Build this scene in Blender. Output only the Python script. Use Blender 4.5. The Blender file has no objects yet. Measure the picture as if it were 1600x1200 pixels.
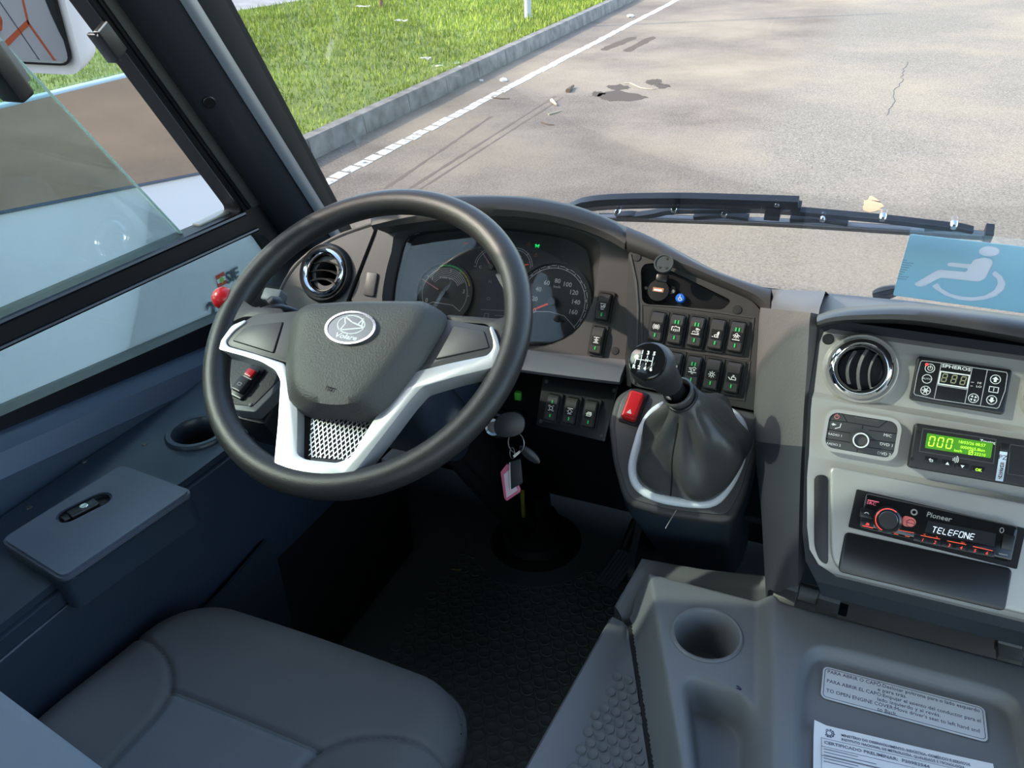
import bpy, bmesh, math, random
import numpy as np
from mathutils import Vector, Matrix
random.seed(7); np.random.seed(7)
PI = math.pi
col = bpy.context.scene.collection
V = Vector
# ------------------------------------------------------------------ camera
FPX = 1280.0
_F = V((660, 790, -FPX)).normalized()
_R = V((3400, -644, 0)); _R.z = (_F.x*_R.x + _F.y*_R.y)/-_F.z; _R.normalize()
_U = _R.cross(_F)
CM = Matrix((_R, _F, _U))                 # camera axes -> world (x right, y forward, z up)
CP0 = V((0, 0, 1.28))
cd = bpy.data.cameras.new('camera'); cam = bpy.data.objects.new('camera', cd); col.objects.link(cam)
cd.sensor_width = 36; cd.lens = FPX/1600*36; cd.clip_start = 0.02; cd.clip_end = 300
cam.matrix_world = Matrix.Translation(CP0) @ CM.to_4x4()
bpy.context.scene.camera = cam
def ray(px, py): return CM @ V(((px-800)/FPX, (600-py)/FPX, -1.0))
def onplane(px, py, p0, n):
    r = ray(px, py); n = V(n)
    return CP0 + r*((V(p0)-CP0).dot(n)/r.dot(n))
def onx(px, py, x): return onplane(px, py, (x, 0, 0), (1, 0, 0))
def onz(px, py, z): return onplane(px, py, (0, 0, z), (0, 0, 1))
def ony(px, py, y): return onplane(px, py, (0, y, 0), (0, 1, 0))
def atd(px, py, d): return CP0 + ray(px, py)*d
class Fr:
    """a plane with its own axes: ex right, ey up, n out of it"""
    def __init__(s, o, ex, ey, n=None):
        s.o = V(o); s.ex = V(ex).normalized(); s.ey = (V(ey)-s.ex*V(ey).dot(s.ex)).normalized()
        s.n = s.ex.cross(s.ey).normalized() if n is None else V(n)
    def P(s, u, v, w=0.0): return s.o + s.ex*u + s.ey*v + s.n*w
    def W(s, px, py, w=0.0): return onplane(px, py, s.o + s.n*w, s.n)
    def uv(s, px, py, w=0.0):
        d = s.W(px, py, w) - s.o
        return (d.dot(s.ex), d.dot(s.ey))
    def loc(s, p):
        d = V(p)-s.o; return V((d.dot(s.ex), d.dot(s.ey), d.dot(s.n)))
    def at(s, px, py, w=0.0, roll=0.0):
        c, q = math.cos(roll), math.sin(roll)
        return Fr(s.W(px, py, w), s.ex*c + s.ey*q, s.ey*c - s.ex*q)
    def M(s):
        m = Matrix.Identity(4)
        for i, a in enumerate((s.ex, s.ey, s.n)): m[0][i], m[1][i], m[2][i] = a
        m.translation = s.o; return m
def tilt(o, t):
    t = math.radians(t)
    return Fr(o, (1, 0, 0), (0, math.sin(t), math.cos(t)))
def quad(F, TL, TR, BL, w):
    """frame centred on the parallelogram of three traced corners; returns frame, width, height"""
    a, b, c = F.W(*TL, w), F.W(*TR, w), F.W(*BL, w)
    ex = (b-a).normalized(); up = (a-c); ey = (up - ex*up.dot(ex)).normalized()
    return Fr((b+c)/2, ex, ey), (b-a).length, up.dot(ey)
# ------------------------------------------------------------------ materials
MATS = {}
def mat(name, c, rough=0.5, metal=0.0, bump=None, var=None, emit=None, spec=0.5, coat=0.0, bdist=0.001):
    if name in MATS: return MATS[name]
    m = bpy.data.materials.new(name); m.use_nodes = True; nt = m.node_tree; b = nt.nodes['Principled BSDF']
    c = tuple(c)+(1,) if len(c) == 3 else c
    b.inputs['Base Color'].default_value = c; b.inputs['Roughness'].default_value = rough
    b.inputs['Metallic'].default_value = metal; b.inputs['Specular IOR Level'].default_value = spec
    b.inputs['Coat Weight'].default_value = coat
    tc = nt.nodes.new('ShaderNodeTexCoord')
    if bump:
        n = nt.nodes.new('ShaderNodeTexNoise'); n.inputs['Scale'].default_value = bump[0]; n.inputs['Detail'].default_value = 3
        nt.links.new(tc.outputs['Object'], n.inputs['Vector'])
        bp = nt.nodes.new('ShaderNodeBump'); bp.inputs['Strength'].default_value = bump[1]; bp.inputs['Distance'].default_value = bdist
        nt.links.new(n.outputs['Fac'], bp.inputs['Height']); nt.links.new(bp.outputs['Normal'], b.inputs['Normal'])
    if var:
        n = nt.nodes.new('ShaderNodeTexNoise'); n.inputs['Scale'].default_value = var[0]; n.inputs['Detail'].default_value = 5
        nt.links.new(tc.outputs['Object'], n.inputs['Vector'])
        r = nt.nodes.new('ShaderNodeValToRGB'); r.color_ramp.elements[0].position = .3; r.color_ramp.elements[1].position = .7
        r.color_ramp.elements[0].color = tuple(x*(1-var[1]) for x in c[:3])+(1,); r.color_ramp.elements[1].color = tuple(min(1, x*(1+var[1])) for x in c[:3])+(1,)
        nt.links.new(n.outputs['Fac'], r.inputs['Fac']); nt.links.new(r.outputs['Color'], b.inputs['Base Color'])
    if emit:
        b.inputs['Emission Color'].default_value = tuple(emit[0])+(1,); b.inputs['Emission Strength'].default_value = emit[1]
    MATS[name] = m; return m
def glass(name, tint, refl=1.0, rough=0.0):
    m = bpy.data.materials.new(name); m.use_nodes = True; nt = m.node_tree; nt.nodes.clear()
    o = nt.nodes.new('ShaderNodeOutputMaterial'); mx = nt.nodes.new('ShaderNodeMixShader'); t = nt.nodes.new('ShaderNodeBsdfTransparent')
    g = nt.nodes.new('ShaderNodeBsdfGlossy'); fr = nt.nodes.new('ShaderNodeFresnel'); ml = nt.nodes.new('ShaderNodeMath'); ml.operation = 'MULTIPLY'
    t.inputs['Color'].default_value = tuple(tint)+(1,); g.inputs['Roughness'].default_value = rough; fr.inputs['IOR'].default_value = 1.45
    ml.inputs[1].default_value = refl
    nt.links.new(fr.outputs[0], ml.inputs[0]); nt.links.new(ml.outputs[0], mx.inputs[0])
    nt.links.new(t.outputs[0], mx.inputs[1]); nt.links.new(g.outputs[0], mx.inputs[2]); nt.links.new(mx.outputs[0], o.inputs[0])
    MATS[name] = m; return m
# ------------------------------------------------------------------ meshes (every helper returns a bmesh)
def add(*bms):
    a = bms[0]
    for b in bms[1:]:
        me = bpy.data.meshes.new('t'); b.to_mesh(me); a.from_mesh(me); bpy.data.meshes.remove(me); b.free()
    return a
def poly_prism(pts, w0, w1, bev=0.0, seg=2, top_only=True):
    bm = bmesh.new()
    lo = [bm.verts.new((u, v, w0)) for u, v in pts]; hi = [bm.verts.new((u, v, w1)) for u, v in pts]
    n = len(pts); ft = bm.faces.new(hi); bm.faces.new(lo[::-1])
    for i in range(n): bm.faces.new((lo[i], lo[(i+1) % n], hi[(i+1) % n], hi[i]))
    bmesh.ops.recalc_face_normals(bm, faces=bm.faces)
    if bev > 0:
        es = [e for e in bm.edges if e.verts[0] in hi and e.verts[1] in hi] if top_only else [e for e in bm.edges]
        bmesh.ops.bevel(bm, geom=es, offset=bev, segments=seg, affect='EDGES', profile=.5, clamp_overlap=True)
    return bm
def rrect(u0, v0, u1, v1, r, k=5):
    r = min(r, abs(u1-u0)/2.001, abs(v1-v0)/2.001)
    out = []
    for cx, cy, a0 in ((u1-r, v1-r, 0), (u0+r, v1-r, PI/2), (u0+r, v0+r, PI), (u1-r, v0+r, 1.5*PI)):
        for i in range(k+1):
            a = a0 + PI/2*i/k; out.append((cx+r*math.cos(a), cy+r*math.sin(a)))
    return out
def rbox(u0, v0, u1, v1, w0, w1, r=0.002, bev=0.0008, seg=2):
    return poly_prism(rrect(min(u0, u1), min(v0, v1), max(u0, u1), max(v0, v1), r), w0, w1, bev, seg)
def box(x0, y0, z0, x1, y1, z1, bev=0.0, seg=2):
    return poly_prism([(x0, y0), (x1, y0), (x1, y1), (x0, y1)], z0, z1, bev, seg, top_only=False)
def shift(bm, m):
    bmesh.ops.transform(bm, matrix=m, verts=bm.verts); return bm
def rounded(pts, r, k=4):
    """round the corners of a 2D polygon"""
    out = []; n = len(pts)
    for i in range(n):
        p, a, b = V(pts[i]).to_2d() if len(pts[i]) > 2 else V(pts[i]), V(pts[i-1]), V(pts[(i+1) % n])
        da, db = (a-p), (b-p); ra = min(r, da.length*.45); rb = min(r, db.length*.45)
        q0 = p+da.normalized()*ra; q2 = p+db.normalized()*rb
        for j in range(k+1):
            t = j/k; q = q0*(1-t)**2 + p*2*t*(1-t) + q2*t*t; out.append((q.x, q.y))
    return out
def lathe(prof, c=(0, 0), seg=40, close=False):
    bm = bmesh.new(); rows = []
    for r, w in prof:
        if r < 1e-6: rows.append([bm.verts.new((c[0], c[1], w))])
        else: rows.append([bm.verts.new((c[0]+r*math.cos(2*PI*i/seg), c[1]+r*math.sin(2*PI*i/seg), w)) for i in range(seg)])
    prs = list(zip(rows, rows[1:]))
    if close: prs.append((rows[-1], rows[0]))
    for a, b in prs:
        for i in range(seg):
            j = (i+1) % seg
            if len(a) == 1 and len(b) == 1: continue
            if len(a) == 1: bm.faces.new((a[0], b[i], b[j]))
            elif len(b) == 1: bm.faces.new((a[i], a[j], b[0]))
            else: bm.faces.new((a[i], a[j], b[j], b[i]))
    bmesh.ops.recalc_face_normals(bm, faces=bm.faces)
    return bm
def disc(r, w0, w1, c=(0, 0), seg=28, bev=0.0):
    return lathe([(0, w0), (r, w0), (r, w1-bev), (r-bev, w1), (0, w1)], c, seg)
def ringm(r0, r1, w0, w1, c=(0, 0), seg=40):
    return lathe([(r0, w0), (r1, w0), (r1, w1), (r0, w1)], c, seg, True)
def loft(rows, closed=False, cap=False):
    bm = bmesh.new(); vr = [[bm.verts.new(p) for p in r] for r in rows]; n = len(rows[0])
    for a, b in zip(vr, vr[1:]):
        for i in range(n if closed else n-1):
            j = (i+1) % n
            try: bm.faces.new((a[i], a[j], b[j], b[i]))
            except ValueError: pass
    if cap:
        bm.faces.new(vr[0][::-1]); bm.faces.new(vr[-1])
    bmesh.ops.recalc_face_normals(bm, faces=bm.faces)
    return bm
def thicken(bm, t):
    bmesh.ops.solidify(bm, geom=bm.faces[:], thickness=t); return bm
def resample(pts, n, closed=False):
    P = [V(p) for p in pts]
    if closed: P = P + [P[0]]
    L = [0.0]
    for a, b in zip(P, P[1:]): L.append(L[-1]+(b-a).length)
    out = []; m = n if closed else n-1
    for i in range(n):
        s = L[-1]*i/m; k = 0
        while k < len(L)-2 and L[k+1] < s: k += 1
        t = (s-L[k])/max(L[k+1]-L[k], 1e-9); out.append(P[k].lerp(P[k+1], t))
    return out
def smooth_curve(pts, n, closed=False):
    """Catmull-Rom through points, then even spacing"""
    P = [V(p) for p in pts]; m = len(P); fine = []
    for i in range(m if closed else m-1):
        g = lambda k: P[k % m] if closed else P[max(0, min(m-1, k))]
        p0, p1, p2, p3 = g(i-1), g(i), g(i+1), g(i+2)
        for j in range(8):
            t = j/8
            fine.append(.5*((2*p1)+(p2-p0)*t+(2*p0-5*p1+4*p2-p3)*t*t+(3*p1-p0-3*p2+p3)*t**3))
    if not closed: fine.append(P[-1])
    return resample(fine, n, closed)
def tube(path, r, seg=10, cap=True, closed=False):
    """tube along world/local points; r a number or a list"""
    P = [V(p) for p in path]; n = len(P); rows = []
    up = None
    for i, p in enumerate(P):
        if closed: t = (P[(i+1) % n]-P[i-1]).normalized()
        else: t = (P[min(i+1, n-1)]-P[max(i-1, 0)]).normalized()
        if up is None:
            a = V((0, 0, 1)) if abs(t.z) < .9 else V((1, 0, 0))
        else: a = up
        s = t.cross(a).normalized(); up = s.cross(t).normalized()
        rr = r[i] if isinstance(r, (list, tuple)) else r
        rows.append([p+(s*math.cos(2*PI*k/seg)+up*math.sin(2*PI*k/seg))*rr for k in range(seg)])
    if closed: rows.append(rows[0]); 
    bm = loft(rows, True, cap and not closed)
    if closed: bmesh.ops.remove_doubles(bm, verts=bm.verts, dist=1e-6)
    return bm
def holed(outer, holes, w0, w1, bev=0):
    """flat panel with holes, thickness w0..w1"""
    bm = bmesh.new(); es = []
    for lp in [outer]+holes:
        vs = [bm.verts.new((u, v, w1)) for u, v in lp]
        es += [bm.edges.new((vs[i], vs[(i+1) % len(vs)])) for i in range(len(vs))]
    bmesh.ops.triangle_fill(bm, edges=es, use_beauty=True, use_dissolve=False)
    r = bmesh.ops.extrude_face_region(bm, geom=bm.faces[:])
    for g in r['geom']:
        if isinstance(g, bmesh.types.BMVert): g.co.z = w0
    bmesh.ops.recalc_face_normals(bm, faces=bm.faces)
    return bm
def strokes(lines, wd, w, h=0.0003):
    """thin raised ribbons, for symbols and dial marks"""
    bm = bmesh.new()
    for ln in lines:
        for (a, b) in zip(ln, ln[1:]):
            a, b = V(a), V(b); d = b-a
            if d.length < 1e-7: continue
            d.normalize(); s = V((-d.y, d.x))*wd/2; e = d*wd*.35
            q = [a-e+s, a-e-s, b+e-s, b+e+s]
            lo = [bm.verts.new((p.x, p.y, w)) for p in q]; hi = [bm.verts.new((p.x, p.y, w+h)) for p in q]
            bm.faces.new(hi)
            for i in range(4): bm.faces.new((lo[i], lo[(i+1) % 4], hi[(i+1) % 4], hi[i]))
    bmesh.ops.recalc_face_normals(bm, faces=bm.faces)
    return bm
def arc(cx, cy, r, a0, a1, n=14, ry=None):
    ry = r if ry is None else ry
    return [(cx+r*math.cos(math.radians(a0+(a1-a0)*i/n)), cy+ry*math.sin(math.radians(a0+(a1-a0)*i/n))) for i in range(n+1)]
def fill(polys, w, h=0.0003):
    b = None
    for p in polys:
        q = poly_prism(p, w, w+h); b = q if b is None else add(b, q)
    return b
def text(s, u, v, size, w, align='CENTER', sx=1.0, shear=0.0, h=0.0002, bold=0.0, rot=0.0):
    cu = bpy.data.curves.new('t', 'FONT'); cu.body = s; cu.size = size; cu.align_x = align; cu.align_y = 'CENTER'
    cu.extrude = h/2; cu.shear = shear; cu.offset = bold; cu.resolution_u = 2
    o = bpy.data.objects.new('t', cu); col.objects.link(o)
    dg = bpy.context.evaluated_depsgraph_get(); me = bpy.data.meshes.new_from_object(o.evaluated_get(dg))
    bm = bmesh.new(); bm.from_mesh(me)
    bpy.data.objects.remove(o); bpy.data.curves.remove(cu); bpy.data.meshes.remove(me)
    return shift(bm, Matrix.Translation((u, v, w+h/2)) @ Matrix.Rotation(rot, 4, 'Z') @ Matrix.Diagonal((sx, 1, 1, 1)))
# ------------------------------------------------------------------ objects
def link(name, bm, m, ang=32, mods=None):
    me = bpy.data.meshes.new(name); bm.to_mesh(me); bm.free()
    me.materials.append(m)
    me.polygons.foreach_set('use_smooth', [True]*len(me.polygons)); me.set_sharp_from_angle(angle=math.radians(ang))
    o = bpy.data.objects.new(name, me); col.objects.link(o); return o
def part(name, bm, m, parent, label=None, ang=32):
    """bm in the coordinates of the thing"""
    o = link(name, bm, m, ang); o.parent = parent
    if label: o['label'] = label
    return o
def wpart(name, bm, m, parent, label=None, ang=32):
    """bm in world coordinates, for a thing whose empty is only moved or placed on a frame"""
    root = parent
    while root.parent: root = root.parent
    return part(name, shift(bm, root.matrix_basis.inverted()), m, parent, label, ang)
def thing(name, label, cat, fr, group=None):
    o = bpy.data.objects.new(name, None); col.objects.link(o); o.empty_display_size = .02
    o.matrix_basis = fr.M() if isinstance(fr, Fr) else Matrix.Translation(V(fr))
    o['label'] = label; o['category'] = cat
    if group: o['group'] = group
    return o
def single(name, bm, m, label, cat, group=None, kind=None, ang=32):
    """a thing that is one mesh; bm in world coordinates, origin moved to its base"""
    xs = [v.co.copy() for v in bm.verts]
    c = V(((min(p.x for p in xs)+max(p.x for p in xs))/2, (min(p.y for p in xs)+max(p.y for p in xs))/2, min(p.z for p in xs)))
    shift(bm, Matrix.Translation(-c)); o = link(name, bm, m, ang); o.location = c
    if label: o['label'] = label
    if cat: o['category'] = cat
    if group: o['group'] = group
    if kind: o['kind'] = kind
    return o
def struct(name, bm, m, parent=None, ang=32):
    o = link(name, bm, m, ang)
    if parent: o.parent = parent
    else: o['kind'] = 'structure'
    return o
def fshift(bm, fr): return shift(bm, fr.M())
# ------------------------------------------------------------------ palette
DASH = mat('dash_plastic', (.047, .045, .044), .55, bump=(700, .35), bdist=.0004)
PANELM = mat('switch_panel_plastic', (.034, .033, .032), .42, bump=(900, .15), bdist=.0002)
DASHS = mat('dash_smooth', (.052, .049, .048), .42, bump=(900, .15), bdist=.0002)
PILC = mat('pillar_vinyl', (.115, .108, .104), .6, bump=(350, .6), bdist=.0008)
TOPC = mat('dash_top', (.115, .115, .125), .55, bump=(500, .25), bdist=.0004)
LIDM = mat('lid_plastic', (.080, .090, .118), .38, bump=(250, .1), bdist=.0003)
NAVY = mat('side_plastic', (.022, .032, .048), .33, bump=(250, .1), bdist=.0003)
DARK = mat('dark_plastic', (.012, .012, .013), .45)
BLACK = mat('black_plastic', (.008, .008, .009), .35)
PIT = mat('black_matte', (.004, .004, .005), .8)
RUB = mat('rubber', (.014, .015, .015), .6, bump=(300, .3), bdist=.0005)
LEATH = mat('wheel_leather', (.024, .0235, .0225), .38, bump=(1000, .6), bdist=.0005)
HUB = mat('hub_cover', (.062, .062, .056), .55, bump=(420, .9), bdist=.0008)
SPOKE = mat('spoke_panel', (.070, .067, .066), .45)
SILV = mat('silver_paint', (.62, .62, .62), .34, metal=.55)
FASC = mat('silver_fascia', (.44, .42, .39), .42, metal=.35)
CHR = mat('chrome', (.82, .82, .83), .08, metal=1)
STEEL = mat('satin_steel', (.40, .38, .34), .38, metal=.9)
HINGE = mat('hinge_steel', (.42, .40, .36), .42, metal=.35)
WHITE = mat('white_print', (.8, .8, .78), .5)
GREYP = mat('grey_print', (.42, .42, .42), .5)
DIAL = mat('dial_face', (.050, .048, .047), .6)
GRN = mat('green_mark', (.02, .45, .10), .4, emit=((.02, .5, .1), .25))
REDP = mat('red_plastic', (.62, .015, .02), .28)
REDL = mat('red_light', (.6, .02, .02), .4, emit=((1, .10, .08), 1.0))
ORL = mat('orange_mark', (.9, .10, .04), .4, emit=((1, .1, .03), .3))
YEL = mat('yellow_mark', (.7, .6, .05), .4)
BOOT = mat('boot_leather', (.066, .066, .063), .33, bump=(260, .35), bdist=.0006)
COVER = mat('engine_cover', (.165, .170, .175), .5, bump=(600, .25), bdist=.0004)
STEP = mat('step_rubber', (.135, .14, .14), .55, bump=(500, .2), bdist=.0003)
SEATF = mat('seat_fabric', (.118, .116, .114), .9, bump=(900, .5), bdist=.0006, spec=.2)
SEATC = mat('seat_centre_fabric', (.150, .156, .160), .9, bump=(1100, .6), bdist=.0006, spec=.2)
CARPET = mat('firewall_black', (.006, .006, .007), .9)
PAPER = mat('paper', (.80, .80, .80), .7)
INK = mat('dark_ink', (.03, .03, .07), .6)
WBODY = mat('white_bodywork', (.68, .655, .66), .25, coat=.3)
STICK = mat('label_foil', (.62, .64, .66), .4)
GLS = glass('windscreen_glass', (.985, .99, .985), .35)
GLT = glass('tinted_glass', (.76, .86, .86), .6)
GLB = glass('bus_glass', (.84, .90, .88), .6)
GLD = glass('dial_glass', (.95, .96, .97), .9)
def transl(name, c):
    m = mat(name, c, .5); nt = m.node_tree; b = nt.nodes['Principled BSDF']; o = nt.nodes['Material Output']
    t = nt.nodes.new('ShaderNodeBsdfTranslucent'); t.inputs[0].default_value = tuple(c)+(1,); x = nt.nodes.new('ShaderNodeMixShader'); x.inputs[0].default_value = .55
    nt.links.new(b.outputs[0], x.inputs[1]); nt.links.new(t.outputs[0], x.inputs[2]); nt.links.new(x.outputs[0], o.inputs[0]); return m
# ------------------------------------------------------------------ light
SUN = V((-.72, -.31, .58)).normalized()
sl = bpy.data.lights.new('sun', 'SUN'); sl.energy = 4.9; sl.angle = math.radians(.7); sl.color = (1, .90, .76)
so = bpy.data.objects.new('sun', sl); col.objects.link(so); so.rotation_euler = SUN.to_track_quat('Z', 'Y').to_euler(); so.location = SUN*30
w = bpy.data.worlds.new('sky'); bpy.context.scene.world = w; w.use_nodes = True
nt = w.node_tree; bg = nt.nodes['Background']; sk = nt.nodes.new('ShaderNodeTexSky')
sk.sky_type = 'NISHITA'; sk.sun_disc = False; sk.sun_elevation = math.asin(SUN.z); sk.sun_rotation = math.atan2(SUN.x, SUN.y)
sk.air_density = 1.2; sk.dust_density = 1.5
nt.links.new(sk.outputs[0], bg.inputs[0]); bg.inputs[1].default_value = .78
sc = bpy.context.scene; sc.view_settings.view_transform = 'Standard'; sc.view_settings.look = 'None'; sc.view_settings.gamma = 1
sc.view_settings.use_curve_mapping = False; sc.view_settings.exposure = 0.0
# ------------------------------------------------------------------ outdoors
GZ = -0.72
def ground_mat():
    m = bpy.data.materials.new('asphalt'); m.use_nodes = True; nt = m.node_tree; b = nt.nodes['Principled BSDF']; L = nt.links.new
    tc = nt.nodes.new('ShaderNodeTexCoord'); sp = nt.nodes.new('ShaderNodeSeparateXYZ'); L(tc.outputs['Object'], sp.inputs[0])
    def noise(s, d=4, r=.6):
        n = nt.nodes.new('ShaderNodeTexNoise'); n.inputs['Scale'].default_value = s; n.inputs['Detail'].default_value = d; n.inputs['Roughness'].default_value = r
        L(tc.outputs['Object'], n.inputs['Vector']); return n
    def ramp(src, a, b_, ca, cb):
        r = nt.nodes.new('ShaderNodeValToRGB'); r.color_ramp.elements[0].position = a; r.color_ramp.elements[1].position = b_
        r.color_ramp.elements[0].color = ca+(1,); r.color_ramp.elements[1].color = cb+(1,); L(src, r.inputs[0]); return r.outputs[0]
    def mix(f, a, b_, t='MIX'):
        x = nt.nodes.new('ShaderNodeMix'); x.data_type = 'RGBA'; x.blend_type = t
        if isinstance(f, float): x.inputs[0].default_value = f
        else: L(f, x.inputs[0])
        L(a, x.inputs[6]); L(b_, x.inputs[7]); return x.outputs[2]
    n1 = noise(1.1); nf = noise(60, 4, .85); nm = noise(26, 5, .85); big = noise(.35, 5)
    left = ramp(n1.outputs[0], .3, .75, (.125, .097, .078), (.235, .188, .150))
    agg = ramp(nf.outputs[0], .38, .62, (.045, .040, .035), (.45, .405, .335))
    right = mix(.5, ramp(nm.outputs[0], .38, .62, (.130, .112, .088), (.275, .238, .188)), agg)
    ad = nt.nodes.new('ShaderNodeMath'); ad.operation = 'MULTIPLY_ADD'; L(n1.outputs[0], ad.inputs[0]); ad.inputs[1].default_value = .5; L(sp.outputs[0], ad.inputs[2])
    edge = ramp(ad.outputs[0], .43, .57, (0, 0, 0), (1, 1, 1))
    mp = nt.nodes.new('ShaderNodeMapRange'); mp.inputs[1].default_value = -1.25; mp.inputs[2].default_value = -.55; L(ad.outputs[0], mp.inputs[0])
    c = mix(mp.outputs[0], mix(.3, left, agg), right)
    dust = ramp(big.outputs[0], .42, .66, (0, 0, 0), (1, 1, 1))
    dm = nt.nodes.new('ShaderNodeRGB'); dm.outputs[0].default_value = (.38, .31, .215, 1)
    dmul = nt.nodes.new('ShaderNodeMath'); dmul.operation = 'MULTIPLY'; dmul.inputs[1].default_value = .55; L(dust, dmul.inputs[0])
    c = mix(dmul.outputs[0], c, dm.outputs[0])
    L(c, b.inputs['Base Color']); b.inputs['Roughness'].default_value = .9; b.inputs['Specular IOR Level'].default_value = .04
    bp = nt.nodes.new('ShaderNodeBump'); bp.inputs['Strength'].default_value = .5; bp.inputs['Distance'].default_value = .008
    L(nf.outputs[0], bp.inputs['Height']); L(bp.outputs[0], b.inputs['Normal']); return m
ROAD = ground_mat()
bm = bmesh.new(); bm.faces.new([bm.verts.new(p) for p in ((-60, -30, GZ), (40, -30, GZ), (40, 80, GZ), (-60, 80, GZ))])
struct('road', bm, ROAD)
def gpt(px, py, z=GZ): return onz(px, py, z)
# curb: the foot of its road face is traced, extended both ways
CT = .19
c0, c1 = gpt(490, 250), gpt(985, 4); cdir = (c1-c0).normalized(); cn = V((-cdir.y, cdir.x, 0))
A = c0-cdir*22; 
CONC = mat('curb_concrete', (.19, .172, .148), .85, bump=(30, .5), var=(6, .35), bdist=.006)
def curb_stone(s0, s1):
    prof = [(0, 0), (.02, CT-.02), (.035, CT), (.16, CT), (.16, 0)]
    return loft([[c0+cdir*s+cn*a+V((0, 0, h)) for a, h in prof] for s in (s0, s1)], True, True)
bm = None; s = -24.0
while s < 34:
    q = curb_stone(s, s+.99); bm = q if bm is None else add(bm, q); s += 1.0
struct('curb', bm, CONC)
GRASS = mat('grass_ground', (.16, .20, .04), .95, bump=(60, .8), var=(2.5, .35), bdist=.03)
BLADE = mat('grass_blade', (.26, .32, .050), .75, var=(1.2, .3), spec=.2)
G0 = c0+cn*.15
def lawn(s, t, h=CT-.015): return G0+cdir*s+cn*t+V((0, 0, h))
f0, f1 = gpt(360, 20, GZ+.17), gpt(480, 0, GZ+.17); fd = (f1-f0).normalized()
bm = bmesh.new(); bm.faces.new([bm.verts.new(p) for p in (lawn(-24, 0), lawn(34, 0), lawn(34, 26), lawn(-24, 26))])
struct('lawn', bm, GRASS)
def far_side(p): d = p-f0; return d.x*-fd.y + d.y*fd.x      # > 0 beyond the far street's edge
FSTREET = mat('far_asphalt', (.30, .29, .28), .9, var=(2, .2))
fn = V((-fd.y, fd.x, 0)); 
bm = poly_prism([((f0-fd*30).x, (f0-fd*30).y), ((f0+fd*40).x, (f0+fd*40).y), ((f0+fd*40+fn*9).x, (f0+fd*40+fn*9).y), ((f0-fd*30+fn*9).x, (f0-fd*30+fn*9).y)], GZ+.15, GZ+.185)
struct('far_street', bm, FSTREET)
# blades of the lawn: many thin triangles, one object
N = 90000
S = np.random.rand(N); Tt = np.random.rand(N)
sv = -6+S**1.0*26; tv = .02+Tt**1.3*13.5
ok = []
base = np.array([list(G0)])+np.outer(sv, list(cdir))+np.outer(tv, list(cn)); base[:, 2] = GZ+CT-.02
d = base[:, :2]-np.array([f0.x, f0.y]); keep = (d[:, 0]*-fd.y+d[:, 1]*fd.x) < -.05
base = base[keep]; n = len(base); dist = np.linalg.norm(base[:, :2], axis=1)
hgt = (.035+np.random.rand(n)*.05)*np.clip(dist/12, .7, 1.3); wd = .006*np.clip(dist/7, .9, 2.2)
an = np.random.rand(n)*2*PI; ln = np.random.rand(n, 2)*.07-.035
v = np.zeros((n*3, 3)); dx = np.stack([np.cos(an)*wd, np.sin(an)*wd, np.zeros(n)], 1)
v[0::3] = base-dx; v[1::3] = base+dx; v[2::3] = base+np.stack([ln[:, 0], ln[:, 1], hgt], 1)
me = bpy.data.meshes.new('grass'); me.from_pydata(v.tolist(), [], np.arange(n*3).reshape(-1, 3).tolist()); me.materials.append(BLADE)
o = bpy.data.objects.new('grass', me); col.objects.link(o); o['kind'] = 'stuff'; o['label'] = 'bright green lawn grass growing behind the curb'; o['category'] = 'grass'
# worn white edge line
def paint_mat():
    m = mat('worn_white_paint', (.58, .56, .52), .8); nt = m.node_tree; b = nt.nodes['Principled BSDF']; L = nt.links.new
    tc = nt.nodes.new('ShaderNodeTexCoord'); n = nt.nodes.new('ShaderNodeTexNoise'); n.inputs['Scale'].default_value = 14; n.inputs['Detail'].default_value = 5
    L(tc.outputs['Object'], n.inputs['Vector']); r = nt.nodes.new('ShaderNodeValToRGB'); r.color_ramp.elements[0].position = .34; r.color_ramp.elements[1].position = .42
    L(n.outputs[0], r.inputs[0]); L(r.outputs[0], b.inputs['Alpha']); return m
PAINT = paint_mat()
l0, l1 = gpt(524, 278), gpt(1052, 3); ld = (l1-l0).normalized(); lnn = V((-ld.y, ld.x, 0)); bm = None; s = -8
while s < 30:
    a = l0+ld*s; jit = random.uniform(-.012, .012); lw = .062; L1 = .155
    q = poly_prism([((a+lnn*(jit+k*lw)+ld*e).x, (a+lnn*(jit+k*lw)+ld*e).y) for k, e in ((-1, 0), (-1, L1), (1, L1+.03), (1, .03))], GZ+.001, GZ+.005)
    bm = q if bm is None else add(bm, q); s += .19
struct('road_marking', bm, PAINT)
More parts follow.
